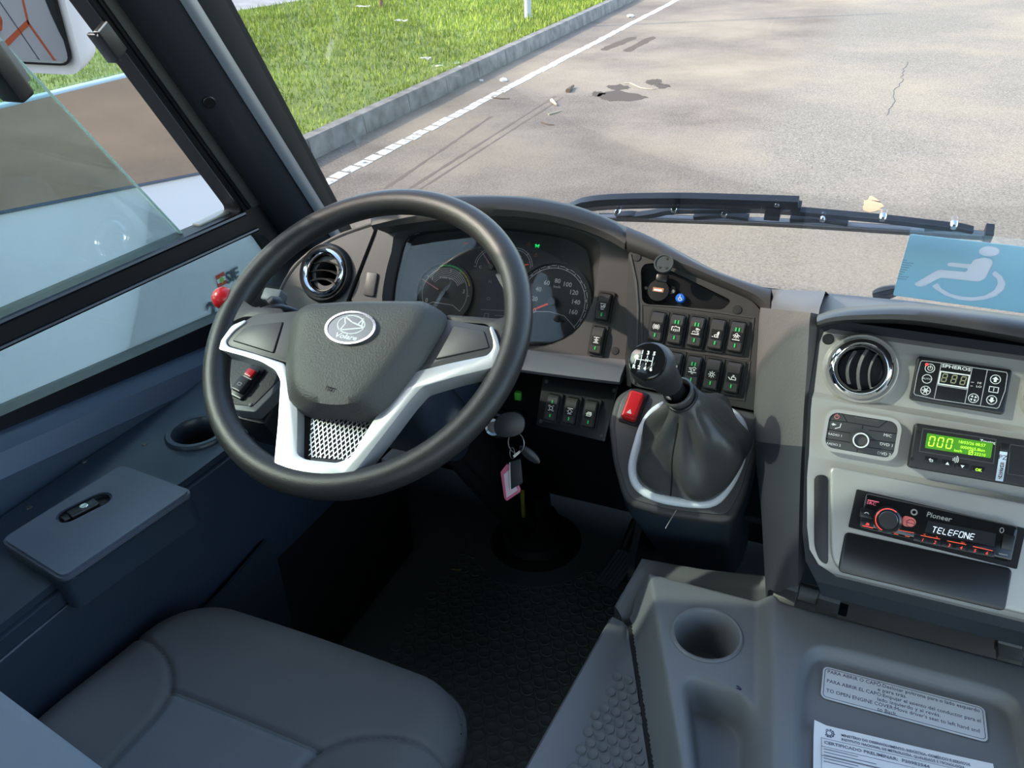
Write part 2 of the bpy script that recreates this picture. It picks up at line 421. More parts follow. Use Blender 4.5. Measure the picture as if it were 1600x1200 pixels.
# things lying or standing outside
POSTM = mat('grey_post', (.40, .42, .42), .5)
p = gpt(825, 27, GZ+CT); single('lamp_post', shift(lathe([(0, 0), (.075, 0), (.075, .02), (.062, .03), (.055, 4.5), (0, 4.5)], seg=20), Matrix.Translation(p-V((0, 0, .01)))), POSTM, 'pale grey round lamp post rising from the lawn', 'post')
p = gpt(596, 11, GZ+CT); BARK = mat('bark', (.20, .13, .08), .9, bump=(40, .8), bdist=.01)
tr = thing('young_tree', 'thin brown trunk of a young tree standing on the lawn', 'tree', p-V((0, 0, .012)))
part('trunk', tube([(0, 0, 0), (.01, 0, .5), (-.01, .01, 1.2), (.03, 0, 2.0), (.03, .02, 2.7)], [.045, .035, .032, .028, .02]), BARK, tr)
lf = bmesh.new()
for i in range(500):
    q = V((random.gauss(0, .45), random.gauss(0, .45), 2.7+random.gauss(0, .35))); a = random.random()*6.3; t = V((math.cos(a), math.sin(a), random.uniform(-.5, .5)))*.07; s_ = t.cross(V((0, 0, 1))).normalized()*.03
    lf.faces.new([lf.verts.new(q-t), lf.verts.new(q+s_), lf.verts.new(q+t), lf.verts.new(q-s_)])
part('foliage', lf, mat('tree_leaf', (.12, .25, .04), .7), tr)
def twig(pxs, r, m, name, label, cat, group=None):
    P = [gpt(x, y)+V((0, 0, r*.8)) for x, y in pxs]; single(name, tube(smooth_curve(P, 10), [r*(1-.5*i/9) for i in range(10)], 7), m, label, cat, group)
TW = mat('dry_twig', (.13, .085, .05), .9); TWP = mat('pale_twig', (.45, .36, .25), .9)
twig([(976, 131), (985, 131), (1001, 138), (1018, 140), (1027, 139)], .008, TWP, 'twig', 'long thin pale twig beside the wet patches on the road', 'twig')
twig([(887, 145), (893, 139), (896, 137)], .028, TW, 'bark_piece', 'thick dark brown bark strip lying on the road', 'twig')
twig([(768, 153), (782, 155), (797, 155)], .009, TW, 'twig', 'dark twig lying by the white edge line', 'twig')
twig([(862, 159), (867, 164), (870, 166)], .022, TWP, 'wood_chip', 'short broken pale wood chip on the brown road', 'twig')
twig([(857, 180), (868, 177), (876, 174)], .010, TWP, 'twig', 'short pale twig nearest the dash hood', 'twig')
twig([(846, 192), (855, 195), (866, 196)], .008, TW, 'twig', 'thin dark twig on the road, below the other twigs', 'twig')
def pebble(px, py, r, m, name, label, cat):
    bm = bmesh.new(); bmesh.ops.create_icosphere(bm, subdivisions=2, radius=r)
    for v_ in bm.verts: v_.co *= random.uniform(.75, 1.15); v_.co.z *= .55
    single(name, shift(bm, Matrix.Translation(gpt(px, py)+V((0, 0, r*.3)))), m, label, cat)
STN = mat('pale_stone', (.66, .64, .60), .8)
pebble(787, 127, .055, STN, 'stone', 'pale stone lying beside the white edge line', 'stone')
pebble(752, 38+89, .03, STN, 'stone', 'small white stone between curb and edge line', 'stone')
pebble(985, 27, .07, STN, 'stone', 'white stone by the curb near the far end of the road', 'stone')
LEAF = mat('pale_litter', (.75, .74, .70), .8)
for px, py, r, lab in ((628, 38, .12, 'crumpled white scrap of paper lying on the lawn'), (567, 15, .14, 'flat pale paper scrap on the lawn beside the young tree'), (665, 35+64, .07, 'small white litter scrap low on the lawn')):
    bm = bmesh.new(); k = 5; g = [[bm.verts.new((r*(i/k-.5)*2, r*.5*(j/k-.5)*2, .05+random.uniform(0, .03))) for j in range(k+1)] for i in range(k+1)]
    for i in range(k):
        for j in range(k): bm.faces.new((g[i][j], g[i+1][j], g[i+1][j+1], g[i][j+1]))
    single('paper_scrap', shift(thicken(bm, .003), Matrix.Translation(gpt(px, py, GZ+CT))), LEAF, lab, 'litter')
# stains: wet patches and tyre marks, thin films of their own shape
WET = mat('wet_patch', (.095, .075, .06), .8, spec=.05); DUSTY = mat('tyre_mark', (.115, .092, .075), .9, spec=.03); SANDM = mat('sand_patch', (.60, .38, .20), .9)
def patch(pts, name, m, jag=.12, z=.002):
    c = V((sum(p[0] for p in pts)/len(pts), sum(p[1] for p in pts)/len(pts)))
    P = smooth_curve([gpt(*p) for p in pts], 26, True); q = [(p.x+random.uniform(-.02, .02), p.y+random.uniform(-.04, .04)) for p in P]
    struct(name, poly_prism(q, GZ+.0005, GZ+z), m)
patch([(930, 150), (955, 142), (990, 146), (1012, 152), (990, 157), (950, 157)], 'stain_1', WET)
patch([(948, 135), (970, 132), (985, 138), (962, 141)], 'stain_2', WET)
patch([(1010, 126), (1028, 124), (1034, 130), (1018, 133)], 'stain_3', WET)
patch([(1024, 133), (1040, 131), (1046, 135), (1032, 139)], 'stain_4', WET)
patch([(925, 145), (938, 143), (944, 148), (932, 151)], 'stain_5', WET)
patch([(942, 75), (985, 58), (993, 60), (950, 78)], 'tyre_mark_1', DUSTY)
patch([(975, 78), (1015, 58), (1022, 60), (985, 80)], 'tyre_mark_2', DUSTY)
patch([(1350, 320), (1362, 306), (1378, 318), (1372, 330), (1356, 330)], 'stain_6', SANDM)
def streak(a, b, hw, name):
    p, q_ = gpt(*a), gpt(*b); d = (q_-p).normalized(); s_ = V((-d.y, d.x, 0)); L_ = (q_-p).length; up_, dn = [], []
    for i in range(25):
        c_ = p+d*(L_*i/24); h_ = hw*random.uniform(.4, 1.2); up_.append((c_.x+s_.x*h_, c_.y+s_.y*h_)); dn.append((c_.x-s_.x*h_, c_.y-s_.y*h_))
    struct(name, poly_prism(up_+dn[::-1], GZ+.0004, GZ+.0012), mat('tyre_streak', (.162, .130, .105), .9, spec=.03))
streak((600, 296), (768, 182), .022, 'tyre_mark_3')
streak((632, 300), (868, 150), .020, 'tyre_mark_4')
streak((650, 300), (880, 152), .014, 'tyre_mark_5')
# crack in the pale asphalt
P = smooth_curve([gpt(x, y) for x, y in ((1418, 96), (1410, 112), (1408, 128), (1398, 142), (1396, 158), (1384, 180))], 24)
struct('road_crack', tube([p+V((random.uniform(-.02, .02), 0, -.003)) for p in P], .007, 6), mat('crack_fill', (.10, .09, .078), .9))
# ------------------------------------------------------------------ the white bus alongside
BX = -2.15
AB = Fr((BX, 0, 0), (0, 1, 0), (0, 0, 1))
bus = thing('bus', 'white bus parked alongside, seen through the driver side window', 'bus', (BX-1.1, -1.0, GZ))
b0, b1 = AB.uv(0, 331), AB.uv(352, 262); t0, t1 = AB.uv(0, 188), AB.uv(222, 117)
def yline(p, q, y): return p[1]+(q[1]-p[1])*(y-p[0])/(q[0]-p[0])
BF = AB.uv(400, 170)[0]; BB = -5.5; RT = 1.72  # unseen roof height set for its shade over the cab
zb = lambda y: min(.66, max(.40, yline(b0, b1, y))); zt = lambda y: .86
ys = [BB, -2, 0, .6, 1.0, 1.3, 1.6, 1.9, 2.2, BF]
def wb(name, bm_, m, label=None): return part(name, shift(bm_, bus.matrix_basis.inverted()), m, bus, label)
low = [(y, zb(y)) for y in ys]
bm = poly_prism([(y, z) for y, z in low]+[(BF+.02, -.35), (BB, -.35)], -2.2, 0)
wb('body', fshift(bm, AB), WBODY)
up = [(y, zb(y)) for y in ys]
BAND = mat('dark_side_band', (.40, .36, .33), .04, metal=1)
wb('side_band', fshift(poly_prism(up+[(y, .86) for y in ys[::-1]], -.03, .004), AB), BAND)
wb('band_trim', fshift(tube([(y, zb(y)-.002, .006) for y in ys], .0045, 6), AB), mat('trim_blue', (.06, .08, .11), .3))
wb('sill_trim', fshift(box(BB, .858, -.03, BF, .866, .008, .002), AB), mat('sill_blue', (.34, .45, .52), .3))
wb('far_side', fshift(poly_prism([(BB, -.35), (BF, -.35), (BF, .80), (BB, .80)], -2.2, -2.16), AB), WBODY)
wb('roof', fshift(box(BB, RT-.1, -2.2, BF-.35, RT+.06, 0, .05), AB), WBODY)
for i, (ya, yb) in enumerate(((-5.5, -5.2), (-2.8, -2.6), (-.4, -.25))):
    wb('window_post', fshift(box(ya, .86, -.06, yb, RT-.08, 0, .005), AB), BLACK)
wb('front_post', fshift(loft([[(BF-.24, .86, z) for z in (-.10, 0)]+[(BF-.12, .86, 0), (BF-.12, .86, -.10)], [(BF-.5, RT-.08, z) for z in (-.10, 0)]+[(BF-.38, RT-.08, 0), (BF-.38, RT-.08, -.10)]], True, True), AB), BLACK)
wb('side_glass', fshift(poly_prism([(-5.4, .865), (BF-.2, .865), (BF-.45, RT-.09), (-5.4, RT-.09)], -.03, -.026), AB), GLB)
wb('inner_rail', fshift(tube([(1.3, .80, -1.0), (1.7, .89, -1.1), (2.1, .94, -1.2), (BF-.2, .97, -1.3)], .03, 8), AB), mat('pale_green_trim', (.40, .52, .48), .4))
# lettering on its flank
TXB = mat('bus_lettering', (.045, .065, .085), .5); FLG = mat('flag_red', (.55, .05, .02), .5)
u, v_ = AB.uv(362, 431); su = abs(AB.uv(378, 425)[0]-AB.uv(346, 438)[0])
wb('lettering', fshift(text('SIE', u, v_, su*.55, .004, bold=.002), AB), TXB)
u, v_ = AB.uv(331, 487); wb('lettering', fshift(text('2', u, v_, su*.90, .004, bold=.003), AB), TXB)
u, v_ = AB.uv(345, 437); fw = su*.40; fh = su*.42
em = wb('flag', fshift(rbox(u-fw/2, v_-fh/2, u+fw/2, v_+fh/2, .001, .003, .001, 0), AB), FLG)
part('flag_stripe', shift(fshift(rbox(u-fw/2, v_-fh/6, u+fw/2, v_+fh/6, .003, .0045, .001, 0), AB), bus.matrix_basis.inverted()), WHITE, em)
part('flag_emblem', shift(fshift(poly_prism([(u-fw*.3, v_), (u, v_-fh*.3), (u+fw*.3, v_), (u, v_+fh*.3)], .0045, .006), AB), bus.matrix_basis.inverted()), mat('flag_green', (.25, .50, .05), .5), em)
# rear wheel of that bus, to carry it
ORG = mat('orange_livery', (.75, .13, .04), .4)
wb('livery', fshift(strokes([[(.1, .55), (-.3, .20), (-.3, -.30)], [(-.3, .20), (-.75, .02), (-.78, -.33)], [(-.75, .02), (-.95, .10)], [(.3, .1), (.0, -.1), (.0, -.3)]], .02, .001, .001), AB), ORG)
for y_ in (-.02, -.62): wb('panel_gap', fshift(strokes([[(y_, .5), (y_, -.33)]], .006, .001, .001), AB), mat('panel_gap', (.10, .10, .10), .5))
wb('marker_lamp', fshift(rbox(-.50, .20, -.42, .25, 0, .02, .015, .006), AB), ORG)
for y in (-1.36, 2.0):
    for x in ((-.105 if y < 0 else -.28), -1.92):
        tm = lathe([(.14, -.12), (.30, -.13), (.37, -.11), (.37, .11), (.30, .13), (.2, .12), (.14, .10)], seg=32, close=True)
        wl = wb('wheel', fshift(shift(tm, Matrix.Translation((y, GZ+.37, x))), AB), RUB)
        part('wheel_rim', shift(fshift(shift(lathe([(0, .06), (.10, .07), (.2, .10), (.15, -.05), (0, -.05)], seg=24), Matrix.Translation((y, GZ+.37, x))), AB), bus.matrix_basis.inverted()), STEEL, wl)
# ------------------------------------------------------------------ shell of the driver's cab
WX = -1.05
WL = Fr((WX, 0, 0), (0, 1, 0), (0, 0, 1))
FLOORM = mat('floor_rubber', (.105, .125, .115), .5, bump=(350, .3), bdist=.0004)
bm = box(-1.06, -1.6, -.04, .95, 1.50, 0)
def studs(pts, r, h, w0=0.0, seg=10):
    b = bmesh.new()
    for u, v in pts:
        lo = [b.verts.new((u+r*math.cos(2*PI*i/seg), v+r*math.sin(2*PI*i/seg), w0)) for i in range(seg)]
        mi = [b.verts.new((u+r*.9*math.cos(2*PI*i/seg), v+r*.9*math.sin(2*PI*i/seg), w0+h)) for i in range(seg)]
        inn = [b.verts.new((u+r*.72*math.cos(2*PI*i/seg), v+r*.72*math.sin(2*PI*i/seg), w0+h*.55)) for i in range(seg)]
        for i in range(seg):
            j = (i+1) % seg; b.faces.new((lo[i], lo[j], mi[j], mi[i])); b.faces.new((mi[i], mi[j], inn[j], inn[i]))
        b.faces.new(inn)
    return b
pts = []; pr = .0285
for j in range(40):
    for i in range(34):
        x = -.72+i*pr+(pr/2 if j % 2 else 0); y = .44+j*pr*.866
        if x < -.20 and y < 1.30: pts.append((x, y))
add(bm, studs(pts, .0125, .0022))
struct('floor', bm, FLOORM)
struct('ceiling', box(-1.12, -3.2, 1.95, 1.3, 1.0, 2.02), mat('headliner', (.45, .45, .44), .9))
struct('wall_front', box(-1.08, 1.50, -.6, 1.3, 1.55, .60), CARPET)
bmr = box(1.25, -3.2, -.6, 1.30, 1.35, .75); add(bmr, box(1.25, -3.2, 1.8, 1.30, 1.0, 1.95), box(1.25, -1.0, .7, 1.3, -.9, 1.9), box(1.25, .2, .7, 1.3, .3, 1.9))
struct('wall_right', bmr, mat('wall_panel', (.30, .30, .30), .7))
struct('wall_back', box(-1.12, -3.25, -.6, 1.3, -3.2, .75), mat('partition', (.25, .25, .26), .8))
struct('floor_aisle', box(-1.06, -3.2, -.05, 1.25, -1.6, -.001), FLOORM)
# left wall: outside skin and the inner panel under the window, run lengthwise
def zline(x, a, b):
    """height of a traced lengthwise line on the plane X=x; level behind the driver"""
    p, q_ = onx(*a, x), onx(*b, x); s_ = (q_.z-p.z)/(q_.y-p.y)
    return lambda y: p.z+(max(y, .25)-p.y)*s_
WLN = [(x, zline(x, a, b)) for x, a, b in ((-1.060, (0, 668), (322, 538)), (-1.035, (0, 675), (323, 541)), (-1.022, (0, 683), (323, 546)), (-1.000, (0, 708), (310, 572)), (-.985, (0, 750), (300, 610)), (-.990, (0, 778), (270, 642)), (-1.000, (0, 795), (264, 662)))]
prof = [(x, f_(.7)) for x, f_ in WLN]; zc = prof[-1][1]
def wsec(y):
    P_ = [(x, f_(y)) for x, f_ in WLN]; z_ = min(P_[-1][1], .598); P_[-1] = (P_[-1][0], z_)
    return [V((x, y, z)) for x, z in P_+[(-1.0, z_-.03), (-1.05, z_-.05), (-1.075, z_-.05), (-1.075, P_[0][1])]]
bm = loft([wsec(y) for y in (-3.0, .25, .6, .9, 1.1, 1.28)], True, True)
struct('wall_left', bm, mat('wall_vinyl', (.052, .076, .108), .4, bump=(300, .1), bdist=.0003))
OUTS = mat('own_white_bodywork', (.78, .77, .77), .3, coat=.2)
body = poly_prism([(-3.2, -.55), (1.60, -.55), (1.60, .55), (1.42, .60), (-3.2, .60)], -.06, -.03)
struct('wall_outside', fshift(body, WL), OUTS)
struct('wall_lower', box(-1.06, -3.0, -.04, -1.04, 1.5, zc-.04), DARK)
# ------------------------------------------------------------------ driver's window
FRAME = mat('window_frame_black', (.009, .009, .010), .45, spec=.3)
FRTX = mat('frame_grain', (.032, .034, .030), .6, bump=(500, .6), bdist=.0005)
SEAL = mat('window_seal', (.005, .005, .006), .25)
def wl(px, py, w=0.0): return WL.uv(px, py, w)
pi0, pi1 = wl(127, 0), wl(362, 318)          # inner edge of the front post
po0, po1 = wl(178, 0), wl(408, 318)          # outer edge
def on(a, b, z): return a[0]+(b[0]-a[0])*(z-a[1])/(b[1]-a[1])
ZT, ZB, YR = 1.87, .55, .26  # rear and top edges unseen, set to let sun on dash, not seat
ra, rb = wl(0, 492), wl(395, 319); rc, rd = wl(0, 541), wl(400, 357)
def zl2(a, b): return lambda y: a[1]+(b[1]-a[1])*(y-a[0])/(b[0]-a[0])
fr1, fr0, fp_ = zl2(ra, rb), zl2(rc, rd), zl2(wl(0, 646, -.01), wl(322, 512, -.01))
zr1, zr0, zp = rb[1], rd[1], fp_(1.08)
zq = fp_(YR)
win = bpy.data.objects.new('window_2', None); col.objects.link(win); win['kind'] = 'structure'
win['label'] = 'black framed sliding window on the driver side'
win.location = (WX, .3, ZB)
def wn(name, bm_, m, parent=None, label=None): return wpart(name, bm_, m, parent or win, label)
outer = [(YR-.06, ZT+.06), (on(po0, po1, ZT+.06), ZT+.06), (on(po0, po1, ZB), ZB), (YR-.06, ZB)]
up = rounded([(YR-.02, ZT), (on(pi0, pi1, ZT), ZT), (on(pi0, pi1, zr1), zr1), (YR+.13, fr1(YR+.13))], .018)
lp = rounded([(YR, fr0(YR)), (on(pi0, pi1, zr0)+.012, zr0), (on(pi0, pi1, zp)+.006, zp), (YR, fp_(YR))], .03)
wn('window_frame', fshift(holed(outer, [up, lp], -.024, .012), WL), FRAME)
wn('frame_strip', fshift(poly_prism([(on(pi0, pi1, zr1)+.024, zr1), (on(po0, po1, zr1)-.004, zr1), (on(po0, po1, ZT)-.004, ZT), (on(pi0, pi1, ZT)+.024, ZT)], .011, .0135, .0006), WL), FRTX)
wn('seal', fshift(poly_prism([(on(pi0, pi1, zr1)-.001, zr1), (on(pi0, pi1, zr1)+.021, zr1), (on(pi0, pi1, ZT)+.021, ZT), (on(pi0, pi1, ZT)-.001, ZT)], .010, .0135), WL), SEAL)
# rubber channels along the post and the rail
q = lambda z, o: (on(pi0, pi1, z)+o, z, .014)
for k, (o_, r_) in enumerate(((.004, .005), (.016, .0045))):
    wn('seal', fshift(tube([q(zr1+.003, o_), q(1.2, o_), q(ZT, o_)], r_, 8), WL), SEAL)
wn('seal', fshift(tube([(YR, fr1(YR)-.003, .014), (on(pi0, pi1, zr1)-.0, zr1-.003, .014)], .005, 8), WL), SEAL)
wn('seal', fshift(tube([(YR, fr0(YR)+.004, .014), (on(pi0, pi1, zr0), zr0+.004, .014)], .004, 8), WL), SEAL)
ALU = mat('bare_aluminium', (.35, .34, .30), .45, metal=.8)
wn('slide_track', fshift(box(on(pi0, pi1, zr1)-.09, zr1-.001, -.022, on(pi0, pi1, zr1)-.015, zr1+.006, -.006, .001), WL), ALU)
# fixed pane below, sliding pane above standing half open
wn('fixed_pane', fshift(poly_prism([(YR-.01, fr0(YR)+.01), (on(pi0, pi1, zr0)+.02, zr0+.01), (on(pi0, pi1, zp)+.012, zp-.008), (YR-.01, zq-.008)], -.016, -.012), WL), GLT)
g0, g1 = wl(0, 62, -.01), wl(281, 362, -.01)
sp = wn('sliding_pane', fshift(poly_prism([(YR-.03, ZT), (on(g0, g1, ZT), ZT), (on(g0, g1, zr1-.004), fr1(on(g0, g1, zr1))-.006), (YR+.12, fr1(YR+.12)-.006)], -.012, -.008), WL), GLT)
wn('pane_edge', fshift(tube([(on(g0, g1, ZT), ZT, -.010), (on(g0, g1, zr1), zr1, -.010)], .0022, 6), WL), mat('ground_glass_edge', (.62, .72, .68), .3), sp)
# catch on the sliding pane (black, left edge of the picture)
a, b = WL.uv(-30, 60, .02), WL.uv(40, 155, .02); dv = V((b[0]-a[0], b[1]-a[1])); L_ = dv.length; ang = math.atan2(dv.y, dv.x)
fr = Fr(WL.P((a[0]+b[0])/2, (a[1]+b[1])/2, .0), WL.ex*math.cos(ang)+WL.ey*math.sin(ang), WL.ey*math.cos(ang)-WL.ex*math.sin(ang))
def fw(bm_): return fshift(bm_, fr)
lt = wn('pane_latch', fw(rbox(-L_/2, -.012, L_/2, .014, -.008, .028, .006, .004)), BLACK, sp, 'black catch')
wn('latch_cap', fw(rbox(-L_*.25, .010, L_*.42, .034, -.008, .006, .004, .001)), mat('grey_latch', (.14, .15, .15), .4), sp)
# clip on the post
c = WL.at(173, 60, .012); d = math.atan2(pi0[1]-pi1[1], pi0[0]-pi1[0]); c = Fr(c.o, WL.ex*math.cos(d)+WL.ey*math.sin(d), WL.ey*math.cos(d)-WL.ex*math.sin(d))
wn('stop_clip', fshift(add(rbox(-.022, -.006, .024, .018, 0, .010, .002, .001), box(-.030, .010, -.02, .018, .016, .004, .001)), c), BLACK)
wn('clip_edge', fshift(tube([(.024, -.004, .010), (.024, .016, .010), (.018, .018, .004)], .0013, 6), c), mat('worn_edge', (.55, .54, .50), .4))
struct('unseen_post', box(-1.075, -.10, .58, -1.035, .205, 1.95, .008), FRAME)  # unseen post added behind the window to block sun
struct('unseen_window', box(-1.062, -3.19, .62, -1.058, -.101, 1.87), GLT)  # unseen window added for sky reflection in the dial glass
struct('trim_6', box(-1.075, -3.19, 1.87, -1.035, -.101, 1.95, .004), FRAME)
# ------------------------------------------------------------------ A pillar (trim_1)
def sect(pts): return [onx(px, py, x) for px, py, x in pts]
bot = sect([(400, 318, -1.046), (418, 322, -1.022), (448, 325, -.998), (470, 322, -.988), (482, 318, -.982), (500, 316, -.986), (512, 315, -1.0), (527, 314, -1.022)])
top = sect([(172, 0, -1.046), (196, 0, -1.022), (238, 0, -.998), (264, 0, -.988), (279, 0, -.982), (305, 0, -.986), (340, 0, -1.0), (362, 0, -1.022)])
def ext(a, b, z): return [p+(q_-p)*((z-p.z)/(q_.z-p.z)) for p, q_ in zip(a, b)]
rows = [ext(bot, top, z) for z in (.60, .8, .95, 1.1, 1.25, 1.5, 1.95)]
back = [[p for p in r]+[V((-1.075, r[-1].y+.01, r[-1].z)), V((-1.075, r[0].y, r[0].z))] for r in rows]
TR = mat('pillar_trim', (.022, .026, .032), .32, bump=(300, .08), bdist=.0003)
pl = struct('trim_1', loft(back, True, True), mat('pillar_black', (.006, .006, .007), .65, spec=.08), ang=40)
def pcol(a, b, o_): return [[p+V((o_, -o_*.3, 0)) for p in r[a:b]] for r in rows]
struct('trim_3', loft(pcol(0, 5, .0015)), TR, ang=40)
struct('trim_sheen', thicken(loft([[p+V((.003, -.002, 0)) for p in smooth_curve([r[4], r[4].lerp(r[5], .5)+V((.004, -.003, 0)), r[5]], 7)] for r in rows]), .002), mat('pillar_sheen', (.085, .105, .125), .35), ang=60)  # sky sheen along the pillar edge, put in as a lighter strip
pl['label'] = 'dark windscreen pillar trim'
# moulding line and screw cap on the pillar
capp = onx(327, 160, -1.0)
rp = ext(bot, top, capp.z); i = 2; pn = ((rp[3]-rp[1]).cross(V(top[2])-V(bot[2]))).normalized()
if pn.x < 0: pn = -pn
cf = Fr(onplane(327, 160, rp[2], pn), (V(top[2])-V(bot[2])).normalized().cross(pn), (V(top[2])-V(bot[2])).normalized())
o = struct('trim_cap', fshift(lathe([(0, -.004), (.0105, -.004), (.0105, .001), (.009, .0022), (0, .0022)], seg=24), cf), BLACK)
# ------------------------------------------------------------------ windscreen (window_1)
WSn = V((0, -1, -.486)).normalized(); WSo = V((0, 1.355, .763)); WSo2 = V((0, 1.33, .763))
WS = Fr(WSo2, (1, 0, 0), V((0, -.486, 1)).normalized())      # inner face; n points to the cab? x cross up
gl = poly_prism([WS.uv(*q_)[:2] if 0 else q_ for q_ in [(-1.03, -.12), (1.22, -.12), (1.22, 1.32), (-1.03, 1.32)]], 0, -.005) if WS.n.y > 0 else poly_prism([(-1.03, -.12), (1.22, -.12), (1.22, 1.32), (-1.03, 1.32)], -.005, 0)
ws = struct('window_1', fshift(gl, WS), GLS); ws['label'] = 'large raked windscreen'
bm = fshift(box(-1.05, -.20, -.012, 1.25, -.105, .004, .003), WS); struct('trim_2', bm, BLACK)
# ------------------------------------------------------------------ outside mirror
mp = onx(95, 45, -1.42)
view = (mp-CP0).normalized(); target = V((BX, -1.05, -.22)); refl = (target-mp).normalized()
mnrm = (refl-view).normalized()
mex = V((0, 0, 1)).cross(mnrm).normalized(); mey = mnrm.cross(mex).normalized()
MF = Fr(mp, mex, mey)
mc = [MF.uv(x, y) for x, y in ((107, 94), (88, -30), (10, -30), (14, 86))]
mt = thing('outside_mirror', 'white outside mirror beyond the driver side window', 'mirror', MF)
rt_, bt_ = MF.uv(107, 95); lft = MF.uv(-25, 84)[0]; tp_ = bt_+.42
# the mirror stands upright, tilted to follow the picture
e0 = V(MF.uv(112, 97)); e1 = V(MF.uv(62, -90)); e2 = V(MF.uv(30, 93))
ud = (e1-e0).normalized()*.42; sd = (e2-e0).normalized()*.40
quadp = [e0, e0+ud, e0+ud+sd, e0+sd]
def grow(qp, g):
    c_ = sum(qp, V((0, 0)))/4; return [p+(p-c_).normalized()*g for p in qp]
face = rounded(quadp, .02); rim = rounded(grow(quadp, .006), .024); hous = rounded(grow(quadp, .030), .035)
if (quadp[1]-quadp[0]).cross(quadp[2]-quadp[1]) < 0: face, rim, hous = face[::-1], rim[::-1], hous[::-1]
bm = loft([[V((u, v, w_)) for u, v in r] for r, w_ in ((rim, .0), (hous, .006), (rounded(grow(quadp, .034), .04) if (quadp[1]-quadp[0]).cross(quadp[2]-quadp[1]) > 0 else rounded(grow(quadp, .034), .04)[::-1], -.02), (hous, -.06), (face, -.10))], True, True)
MW = mat('mirror_white', (.66, .63, .63), .35)
part('housing', bm, MW, mt)
part('rim', holed(rim, [face], .0, .008), BLACK, mt)
part('mirror_glass', poly_prism(face, 0, .003), mat('mirror_silver', (.92, .93, .93), .005, metal=1), mt)
tl = (quadp[1]+quadp[2])/2
part('arm', tube([V((tl.x, tl.y, -.05)), V((tl.x, tl.y+.06, -.06)), MF.loc(V((-1.20, 1.22, 1.75))), MF.loc(V((-1.10, 1.05, 1.80)))], .016, 10), BLACK, mt)
# ------------------------------------------------------------------ dashboard
CL = tilt((-.577, 1.0, .68), 32)
GP = tilt((-.186, .985, .769), 33)
CE = tilt((.125, .79, .69), 33)
GB = tilt(tuple(GP.W(1085, 640)), 50)
dash = thing('dashboard', 'dark grey moulded dashboard running under the windscreen', 'dashboard', (-.3, 1.2, .55))
def dp(name, bm_, m=DASH, parent=None, label=None, ang=32): return wpart(name, bm_, m, parent or dash, label, ang)
def row(F, px, w=0.0, n=None):
    P = [F.W(x, y, w) for x, y in px]
    return smooth_curve(P, n) if n else P
def off(r, d): d = V(d); return [p+d for p in r]
# --- instrument hood
N = 40
r0 = row(CL, [(583, 359), (620, 352), (680, 344), (745, 338), (800, 338), (850, 344), (900, 356), (945, 373), (976, 390)], .045, N)
r1 = row(CL, [(581, 347), (640, 331), (700, 321), (760, 318), (820, 322), (880, 332), (930, 347), (962, 361), (979, 374)], .052, N)
r2 = row(CL, [(584, 341), (640, 319), (700, 307), (760, 305), (830, 308), (890, 319), (935, 334), (967, 349), (981, 362)], .025, N)
hood = [off(r0, -CL.n*.05+CL.ey*.004), off(r0, CL.n*-.004+CL.ey*.003), r0, [a.lerp(b, .5)+CL.n*.004 for a, b in zip(r0, r1)], r1, [a.lerp(b, .5)+CL.n*.006+CL.ey*.002 for a, b in zip(r1, r2)], r2, off(r2, (0, .05, -.024)), off(r2, (0, .12, -.085)), off(r2, (0, .25, -.19))]
def capped(rows):
    bm_ = loft(rows); 
    for k in (0, -1):
        bm2 = bmesh.new(); vs = [bm2.verts.new(r[k]) for r in rows]
        try: bm2.faces.new(vs)
        except ValueError: pass
        add(bm_, bm2)
    bmesh.ops.remove_doubles(bm_, verts=bm_.verts, dist=1e-5); bmesh.ops.recalc_face_normals(bm_, faces=bm_.faces); return bm_
dp('instrument_hood', capped(hood), DASH, ang=45)
# --- vent panel left of the instruments
vp = [CL.uv(*p) for p in ((424, 498), (436, 457), (458, 416), (490, 388), (530, 366), (583, 348), (588, 356), (543, 470), (520, 560), (424, 560))]
vcu = CL.uv(510, 427, .004); vcr = .0213
vpan = dp('vent_panel', fshift(holed(rounded(vp, .012), [[(vcu[0]+vcr*math.cos(2*PI*i/40), vcu[1]+vcr*math.sin(2*PI*i/40)) for i in range(40)]], -.03, .004), CL), DASHS)
vedge = [CL.uv(*p, .004) for p in ((424, 505), (436, 459), (459, 418), (491, 390), (531, 368), (582, 350))]
dp('panel_rim', fshift(tube([(u, v, .002) for u, v in [tuple(q_) for q_ in smooth_curve([V((a, b, 0)).to_2d().to_3d() for a, b in vedge], 24)] ] if 0 else [V((q_.x, q_.y, .002)) for q_ in smooth_curve([V((a, b, 0)) for a, b in vedge], 24)], .004, 8), CL), DASHS, vpan)
# --- instrument panel with its opening
op = [CL.uv(*p) for p in ((592, 354), (650, 338), (700, 326), (800, 323), (900, 338), (982, 374), (985, 470), (979, 563), (900, 556), (820, 547), (700, 531), (570, 515), (549, 468))]
hole_px = [(622, 363), (690, 350), (760, 345), (830, 348), (890, 358), (928, 372), (938, 385), (936, 415), (930, 455), (918, 492), (895, 523), (860, 541), (820, 545), (760, 522), (700, 513), (640, 506), (604, 500), (597, 468), (603, 425), (612, 392)]
inner_px = [(649, 372), (700, 363), (770, 359), (840, 366), (885, 375), (913, 388), (920, 400), (923, 430), (926, 468), (919, 497), (898, 521), (865, 535), (838, 539), (790, 530), (740, 528), (680, 525), (630, 515), (624, 490), (625, 455), (634, 410)]
WD = -.032
NH = 80
ho = smooth_curve([V((*CL.uv(*p), 0)) for p in hole_px], NH, True)
hi = smooth_curve([V((*CL.uv(*p, WD), 0)) for p in inner_px], NH, True)
ipan = dp('instrument_panel', fshift(holed(op, [[(p.x, p.y) for p in ho]], -.012, 0), CL), DASHS)
